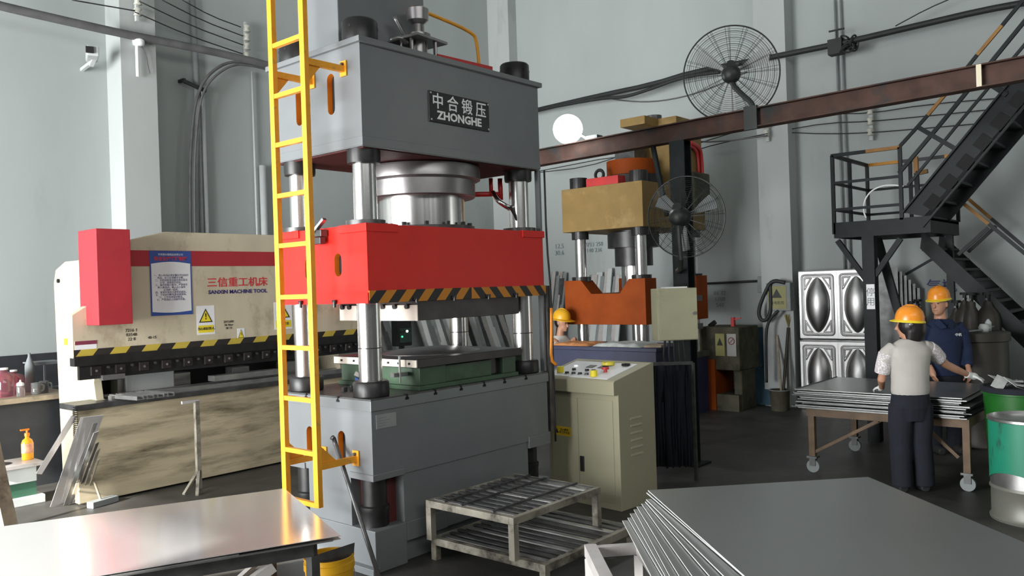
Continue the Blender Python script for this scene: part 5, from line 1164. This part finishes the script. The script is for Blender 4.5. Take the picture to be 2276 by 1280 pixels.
def face_bits(par, c, fdir, s=1.0):
    c = Vector(c); f = Vector(fdir).normalized(); sd = Vector((0,0,1)).cross(f).normalized(); yaw = math.atan2(f.y, f.x)
    for sg in (-1,1):
        mb = MB(); ell(mb, c+f*.088*s+sd*(sg*.031*s)+Vector((0,0,.004))*s, (.007*s,.012*s,.006*s), 10, (0,0,yaw)); mb.build('eye', K['hair'], par, smooth=True)
    mb = MB(); ell(mb, c+f*.095*s+Vector((0,0,-.068))*s, (.004*s,.020*s,.003*s), 8, (0,0,yaw)); mb.build('mouth', mat('lip', (.25,.08,.06), .5), par, smooth=True)
def hand(mb, wrist, d, palm, s=1.0, curl=.5, side=1):
    """fingers along d, palm normal, thumb on the side given"""
    w_ = Vector(wrist); d = Vector(d).normalized(); pn_ = Vector(palm).normalized(); sd = d.cross(pn_).normalized()*side
    mb.tube([w_-d*.02*s, w_+d*.02*s, w_+d*.055*s, w_+d*.085*s], [.024*s,.030*s,.034*s,.026*s], n=10)
    for k, (o, L) in enumerate(((.028,.068),(.010,.076),(-.009,.072),(-.026,.056))):
        b = w_+d*.080*s+sd*o*s; a = curl
        p1 = b+(d*math.cos(a*.5)+pn_*math.sin(a*.5))*L*.45*s; p2 = p1+(d*math.cos(a*1.3)+pn_*math.sin(a*1.3))*L*.32*s; p3 = p2+(d*math.cos(a*2)+pn_*math.sin(a*2))*L*.26*s
        mb.tube([b-d*.02*s, b, p1, p2, p3], [.010*s,.0098*s,.009*s,.008*s,.006*s], n=8)
    b = w_+d*.025*s+sd*.026*s; mb.tube([b, b+(d*.6+sd*.6+pn_*.2)*.035*s, b+(d*.85+sd*.55+pn_*.35)*.062*s, b+(d+sd*.35+pn_*.5)*.078*s], [.013*s,.012*s,.010*s,.007*s], n=8)
def helmet(par, c, tilt, yawf, s=1.0, m='helm', bx_=0):
    """hard hat with a peak towards yawf; built about c = centre of the rim"""
    t = par; mb = MB()
    mb.lathe([(.128*s,-.005),(.128*s,.01),(.124*s,.05*s),(.112*s,.09*s),(.085*s,.125*s),(.045*s,.145*s),(.0,.150*s)], n=28, ex=1.08, ey=.95)
    M_ = Matrix.Translation(c)@Matrix.Rotation(yawf,4,'Z')@Matrix.Rotation(tilt,4,'Y')
    rid = MB()
    mb.tube([(.125*s,0,.035*s),(.08*s,0,.125*s),(0,0,.155*s),(-.08*s,0,.128*s),(-.13*s,0,.03*s)], .012*s, n=8, smooth=1)
    for sg in (-1,1): mb.tube([(.11*s,sg*.035*s,.06*s),(.06*s,sg*.04*s,.128*s),(-.05*s,sg*.04*s,.132*s),(-.11*s,sg*.035*s,.06*s)], .008*s, n=6, smooth=1)
    bmesh.ops.transform(mb.b, matrix=M_, verts=mb.b.verts[:]); o = mb.build('shell', K[m], t, smooth='auto')
    mb = MB(); n = 36; I, O, T_ = [], [], []
    for k in range(n):
        a = 2*PI*k/n; ext = .010+bx_+.034*max(0, math.cos(a))**2; rr = .128*s
        I.append(mb.b.verts.new((rr*1.06*math.cos(a), rr*.94*math.sin(a), .004))); O.append(mb.b.verts.new(((rr+ext*s)*1.08*math.cos(a), (rr+ext*s)*.97*math.sin(a), -.012*s))); T_.append(mb.b.verts.new(((rr+ext*s)*1.07*math.cos(a), (rr+ext*s)*.96*math.sin(a), -.020*s)))
    for k in range(n):
        j = (k+1)%n; mb.b.faces.new((I[k],O[k],O[j],I[j])); mb.b.faces.new((O[k],T_[k],T_[j],O[j])); mb.b.faces.new((T_[k],I[k],I[j],T_[j]))
    bmesh.ops.transform(mb.b, matrix=M_, verts=mb.b.verts[:]); mb.build('brim', K['helmr'] if m == 'helm' else K[m], t, smooth='auto')

def local(px, py, root):  # pixel -> local point in the plane through the person that faces the camera
    n = _f; c = Vector(root); d = _f+_r*((px-1138)/F_PX)-_u*((py-640)/F_PX); t = (c-CAM).dot(n)/d.dot(n)
    return XF_inv@(CAM+d*t)
# ---- woman seen from behind. local axes: x = to her right (camera right), y = away from the camera
wr = on(2030, 1092, 2, 0); W_ = thing('person', 'woman in white blouse and orange hard hat, back turned, reaching to the green bin', 'person', (wr.x,wr.y,0), YAW)
Z = lambda y: 2-(y-611)*(wr-CAM).dot(_f)/F_PX
sh = Z(778); hip = .86
fc = Vector((-.85,.55,-.02)).normalized(); hc = Vector((.015,.02,1.53))
body = MB()
head(body, hc, fc, 1.0)
body.tube([(.0,-.01,1.30),(.0,.0,1.38),(.01,.015,1.46)], [.07,.052,.052], n=14)
body.loft([((0,0,.86),.130,.085),((0,0,.98),.125,.085),((0,-.01,1.10),.14,.10),((0,-.015,1.22),.165,.105),((0,-.01,1.31),.165,.09),((0,0,1.36),.10,.06)], 18)
wrist = Vector((.645,.18,1.03)); elb = Vector((.375,.08,1.15))
body.tube([(.15,0,1.31),(.25,.03,1.26),elb,(.48,.11,1.10),wrist], [.048,.043,.039,.036,.026], n=12)
eL = Vector((-.235,.06,1.03)); wL = Vector((-.14,.27,.93))
body.tube([(-.15,0,1.31),(-.205,.01,1.22),eL,wL], [.044,.040,.036,.027], n=12)
for sg in (-1,1):
    body.tube([(sg*.08,.0,.88),(sg*.085,.01,.68),(sg*.085,.02,.47),(sg*.09,0,.28),(sg*.09,-.01,.06)], [.088,.078,.054,.05,.038], n=12)
body.build('body', K['skin'], W_, remesh=.008, smn=3)
g = MB(); dH = Vector((.85,.25,-.22)); hand(g, wrist+dH.normalized()*.0, dH, Vector((.1,.1,-1)), 1.05, .25, -1); g.tube([wrist-dH.normalized()*.035, wrist+dH.normalized()*.03], [.034,.031], n=12); g.build('white_glove', K['glove'], W_, remesh=.0055, smn=2)
g = MB(); dL_ = Vector((.25,.9,-.2)); hand(g, wL, dL_, Vector((0,.1,-1)), 1.0, .3, 1); g.build('white_glove', K['glove'], W_, remesh=.0055, smn=2)
# blouse
bl = MB()
bl.loft([((.0,.0,.885),.160,.118),((0,0,.93),.172,.128),((0,-.005,1.02),.168,.125),((-.005,-.012,1.14),.175,.125),((-.005,-.018,1.26),.192,.120),((0,-.012,1.325),.195,.10),((0,-.004,1.372),.135,.075),((.0,.003,1.405),.075,.062)], 24)
bl.tube([(.13,0,1.325),(.20,.01,1.30)], [.07,.068], n=14); bl.tube([(-.13,0,1.325),(-.20,.005,1.27),(-.225,.012,1.19)], [.072,.072,.066], n=14)
bl.build('blouse', K['blouse'], W_, remesh=.010, smn=6)
sl_ = MB(); sl_.tube([(.175,.005,1.315),(.24,.03,1.275),(.315,.065,1.205),(.325,.068,1.20)], [.073,.071,.066,.060], n=18); sl_.build('lace_sleeve', K['lace'], W_, remesh=.009, smn=3)
sl_ = MB(); sl_.tube([(-.200,.005,1.28),(-.228,.025,1.16),(-.238,.04,1.09)], [.074,.070,.066], n=18); sl_.build('lace_sleeve', K['lace'], W_, remesh=.009, smn=3)
tr = MB(); tr.loft([((0,0,.66),.17,.115),((0,0,.78),.178,.135),((0,.0,.87),.172,.128),((0,0,.93),.158,.115)], 20)
for sg in (-1,1): tr.tube([(sg*.085,0,.80),(sg*.092,.01,.62),(sg*.092,.02,.45),(sg*.10,0,.25),(sg*.10,-.01,.055)], [.112,.108,.096,.092,.090], n=16)
tr.build('trousers', K['navy'], W_, remesh=.010, smn=4)
for sg in (-1,1):
    so = MB(); so.tube([(sg*.10,-.045,.045),(sg*.10,.05,.045),(sg*.10,.15,.034)], [.045,.046,.034], n=12); so.build('shoe', K['rubber'], W_, remesh=.008, smn=2)
hr = MB(); ell(hr, hc+Vector((.012,-.012,.0)), (.108,.104,.112), 18); hr.loft([(hc+Vector((.035,-.045,.02)),.098,.078),(hc+Vector((.035,-.05,-.06)),.094,.07),(hc+Vector((.03,-.045,-.13)),.082,.055),(hc+Vector((.02,-.04,-.165)),.05,.035)], 16)
hr.build('hair', K['hair'], W_, remesh=.008, smn=3)
helmet(W_, hc+Vector((.005,-.01,.045)), math.radians(-4), math.atan2(fc.y, fc.x), .92)
# small steel clip behind the head, below the helmet rim
mb = MB(); ell(mb, hc+Vector((-.035,-.115,.012)), (.022,.012,.016), 10); mb.build('hair_clip', K['steel'], W_, smooth=True)
# ---- man facing the camera, looking left
mr = Vector((6.35, on(2095,800,0,6.35).y, 0)); N_ = thing('person', 'man in blue work jacket and orange hard hat facing the camera, looking left', 'person', mr, YAW)
fc = Vector((-.80,-.60,.0)).normalized(); hc = Vector((-.03,-.02,1.66))
body = MB(); head(body, hc, fc, 1.04)
body.tube([(.0,.01,1.42),(-.01,.0,1.52),(-.02,-.005,1.60)], [.08,.062,.058], n=14)
body.loft([((0,0,.92),.17,.115),((0,0,1.08),.165,.11),((0,0,1.25),.185,.12),((0,0,1.40),.18,.10),((0,0,1.47),.10,.065)], 18)
body.tube([(.19,0,1.40),(.235,.0,1.15),(.24,-.03,1.10),(.20,-.16,.93)], [.050,.038,.034,.026], n=12)
body.tube([(-.19,0,1.40),(-.24,.01,1.14),(-.20,-.14,.95)], [.050,.036,.026], n=12)
for sg in (-1,1): body.tube([(sg*.09,0,.95),(sg*.10,0,.70),(sg*.10,.0,.48),(sg*.10,.01,.28),(sg*.10,.02,.06)], [.095,.082,.058,.052,.040], n=12)
hand(body, (.20,-.16,.93), (-.1,-.35,-.95), (-1,0,0), 1.05, .45, 1); hand(body, (-.20,-.14,.95), (.1,-.35,-.95), (1,0,0), 1.05, .45, -1)
bo = body.build('body', K['skin'], N_, remesh=.007, smn=2); face_bits(bo, hc, fc, 1.04)
jk = MB(); jk.loft([((0,0,.86),.200,.145),((0,0,.95),.200,.145),((0,0,1.10),.195,.14),((0,0,1.26),.212,.142),((0,0,1.38),.215,.12),((0,0,1.45),.15,.085),((-.01,0,1.49),.085,.07)], 22)
jk.tube([(.16,0,1.405),(.225,.0,1.32),(.262,0,1.15),(.25,-.05,1.05),(.215,-.13,.97)], [.078,.076,.066,.058,.050], n=16)
jk.tube([(-.16,0,1.405),(-.225,.0,1.32),(-.262,0,1.15),(-.24,-.06,1.04),(-.205,-.12,.98)], [.078,.076,.066,.058,.050], n=16)
jo = jk.build('work_jacket', K['jacket'], N_, remesh=.010, smn=5)
MB().prism([(-.085,-.095,1.50),(-.02,-.150,1.40),(-.075,-.135,1.38),(-.13,-.09,1.45)], (0,-.008,.0)).prism([(.065,-.095,1.50),(-.01,-.150,1.40),(.045,-.135,1.38),(.10,-.09,1.45)], (0,-.008,.0)).build('collar', K['jacket'], jo, bevel=.003)
wm = XF[N_.name]
text('中机', K['signw'], jo, wm@Vector((.105,-.150,1.315)), wm.to_3x3()@Vector((1,-.0,0)), (0,0,1), .036, 'chest_lettering')
tr = MB(); tr.loft([((0,0,.72),.185,.13),((0,0,.85),.188,.138),((0,0,.93),.17,.12)], 20)
for sg in (-1,1): tr.tube([(sg*.095,0,.85),(sg*.10,0,.65),(sg*.10,.0,.45),(sg*.105,.01,.25),(sg*.105,.02,.05)], [.108,.098,.084,.076,.074], n=16)
tr.build('trousers', K['navy'], N_, remesh=.011, smn=4)
for sg in (-1,1):
    so = MB(); so.tube([(sg*.105,.05,.048),(sg*.11,-.05,.048),(sg*.115,-.16,.036)], [.048,.05,.038], n=12); so.build('shoe', K['rubber'], N_, remesh=.009, smn=2)
hr = MB(); ell(hr, hc+fc*-.03+Vector((0,0,.012)), (.088,.088,.10), 16); hr.build('hair', K['hair'], N_, remesh=.008, smn=2)
helmet(N_, hc+Vector((0,0,.058)), math.radians(6), math.atan2(fc.y, fc.x), .93)
# ---- worker behind the blue table, only head and shoulders show
kr = on(1243,690,0,5.75); V_ = thing('person', 'worker in yellow helmet and white shirt behind the blue table', 'person', (5.75,kr.y,0), YAW)
fc = Vector((.75,-.55,-.25)).normalized(); zz = kr.z
hc = Vector((.03,0,zz-.17)); body = MB(); head(body, hc, fc, 1.0)
body.tube([(.0,.02,hc.z-.25),(.01,.01,hc.z-.15),(.02,.0,hc.z-.08)], [.07,.055,.052], n=14)
body.loft([((-.02,.04,.80),.15,.11),((-.02,.03,1.0),.15,.11),((-.02,.03,hc.z-.35),.16,.11),((-.01,.03,hc.z-.24),.12,.08)], 16)
body.tube([(.16,.02,hc.z-.30),(.22,-.05,hc.z-.50),(.20,-.25,1.22)], [.05,.042,.028], n=10); body.tube([(-.17,.02,hc.z-.30),(-.22,-.05,hc.z-.50),(-.12,-.25,1.22)], [.05,.042,.028], n=10)
hand(body, (.20,-.25,1.23), (-.3,-.9,.05), (0,0,-1), .95, .5, -1); hand(body, (-.12,-.25,1.23), (.3,-.9,.05), (0,0,-1), .95, .5, 1)
for sg in (-1,1): body.tube([(sg*.09,.03,.85),(sg*.10,.0,.48),(sg*.10,.02,.06)], [.09,.06,.04], n=12)
bo = body.build('body', K['skin'], V_, remesh=.008, smn=2); face_bits(bo, hc, fc)
jk = MB(); jk.loft([((-.02,.04,.78),.18,.135),((-.02,.03,1.0),.175,.13),((-.02,.03,hc.z-.38),.19,.13),((-.01,.03,hc.z-.26),.17,.10),((0,.02,hc.z-.19),.09,.07)], 20)
jk.tube([(.14,.02,hc.z-.30),(.215,-.03,hc.z-.42),(.225,-.06,hc.z-.52)], [.068,.062,.056], n=14); jk.tube([(-.16,.02,hc.z-.30),(-.22,-.03,hc.z-.42),(-.23,-.06,hc.z-.52)], [.068,.062,.056], n=14)
jk.build('white_shirt', K['blouse'], V_, remesh=.010, smn=4)
tr = MB(); tr.loft([((-.02,.03,.70),.17,.13),((-.02,.03,.82),.175,.13)], 16)
for sg in (-1,1): tr.tube([(sg*.09,.03,.82),(sg*.10,.0,.48),(sg*.10,.02,.06)], [.10,.08,.07], n=14)
tr.build('trousers', K['navy'], V_, remesh=.012, smn=3)
for sg in (-1,1):
    so = MB(); so.tube([(sg*.10,.05,.045),(sg*.10,-.05,.045),(sg*.10,-.14,.034)], [.045,.046,.034], n=12); so.build('shoe', K['rubber'], V_, remesh=.009, smn=2)
hr = MB(); ell(hr, hc+fc*-.03, (.085,.085,.10), 14); hr.build('hair', K['hair'], V_, remesh=.008, smn=2)
helmet(V_, hc+Vector((0,0,.05)), math.radians(8), math.atan2(fc.y, fc.x), .98, 'pail', .03)
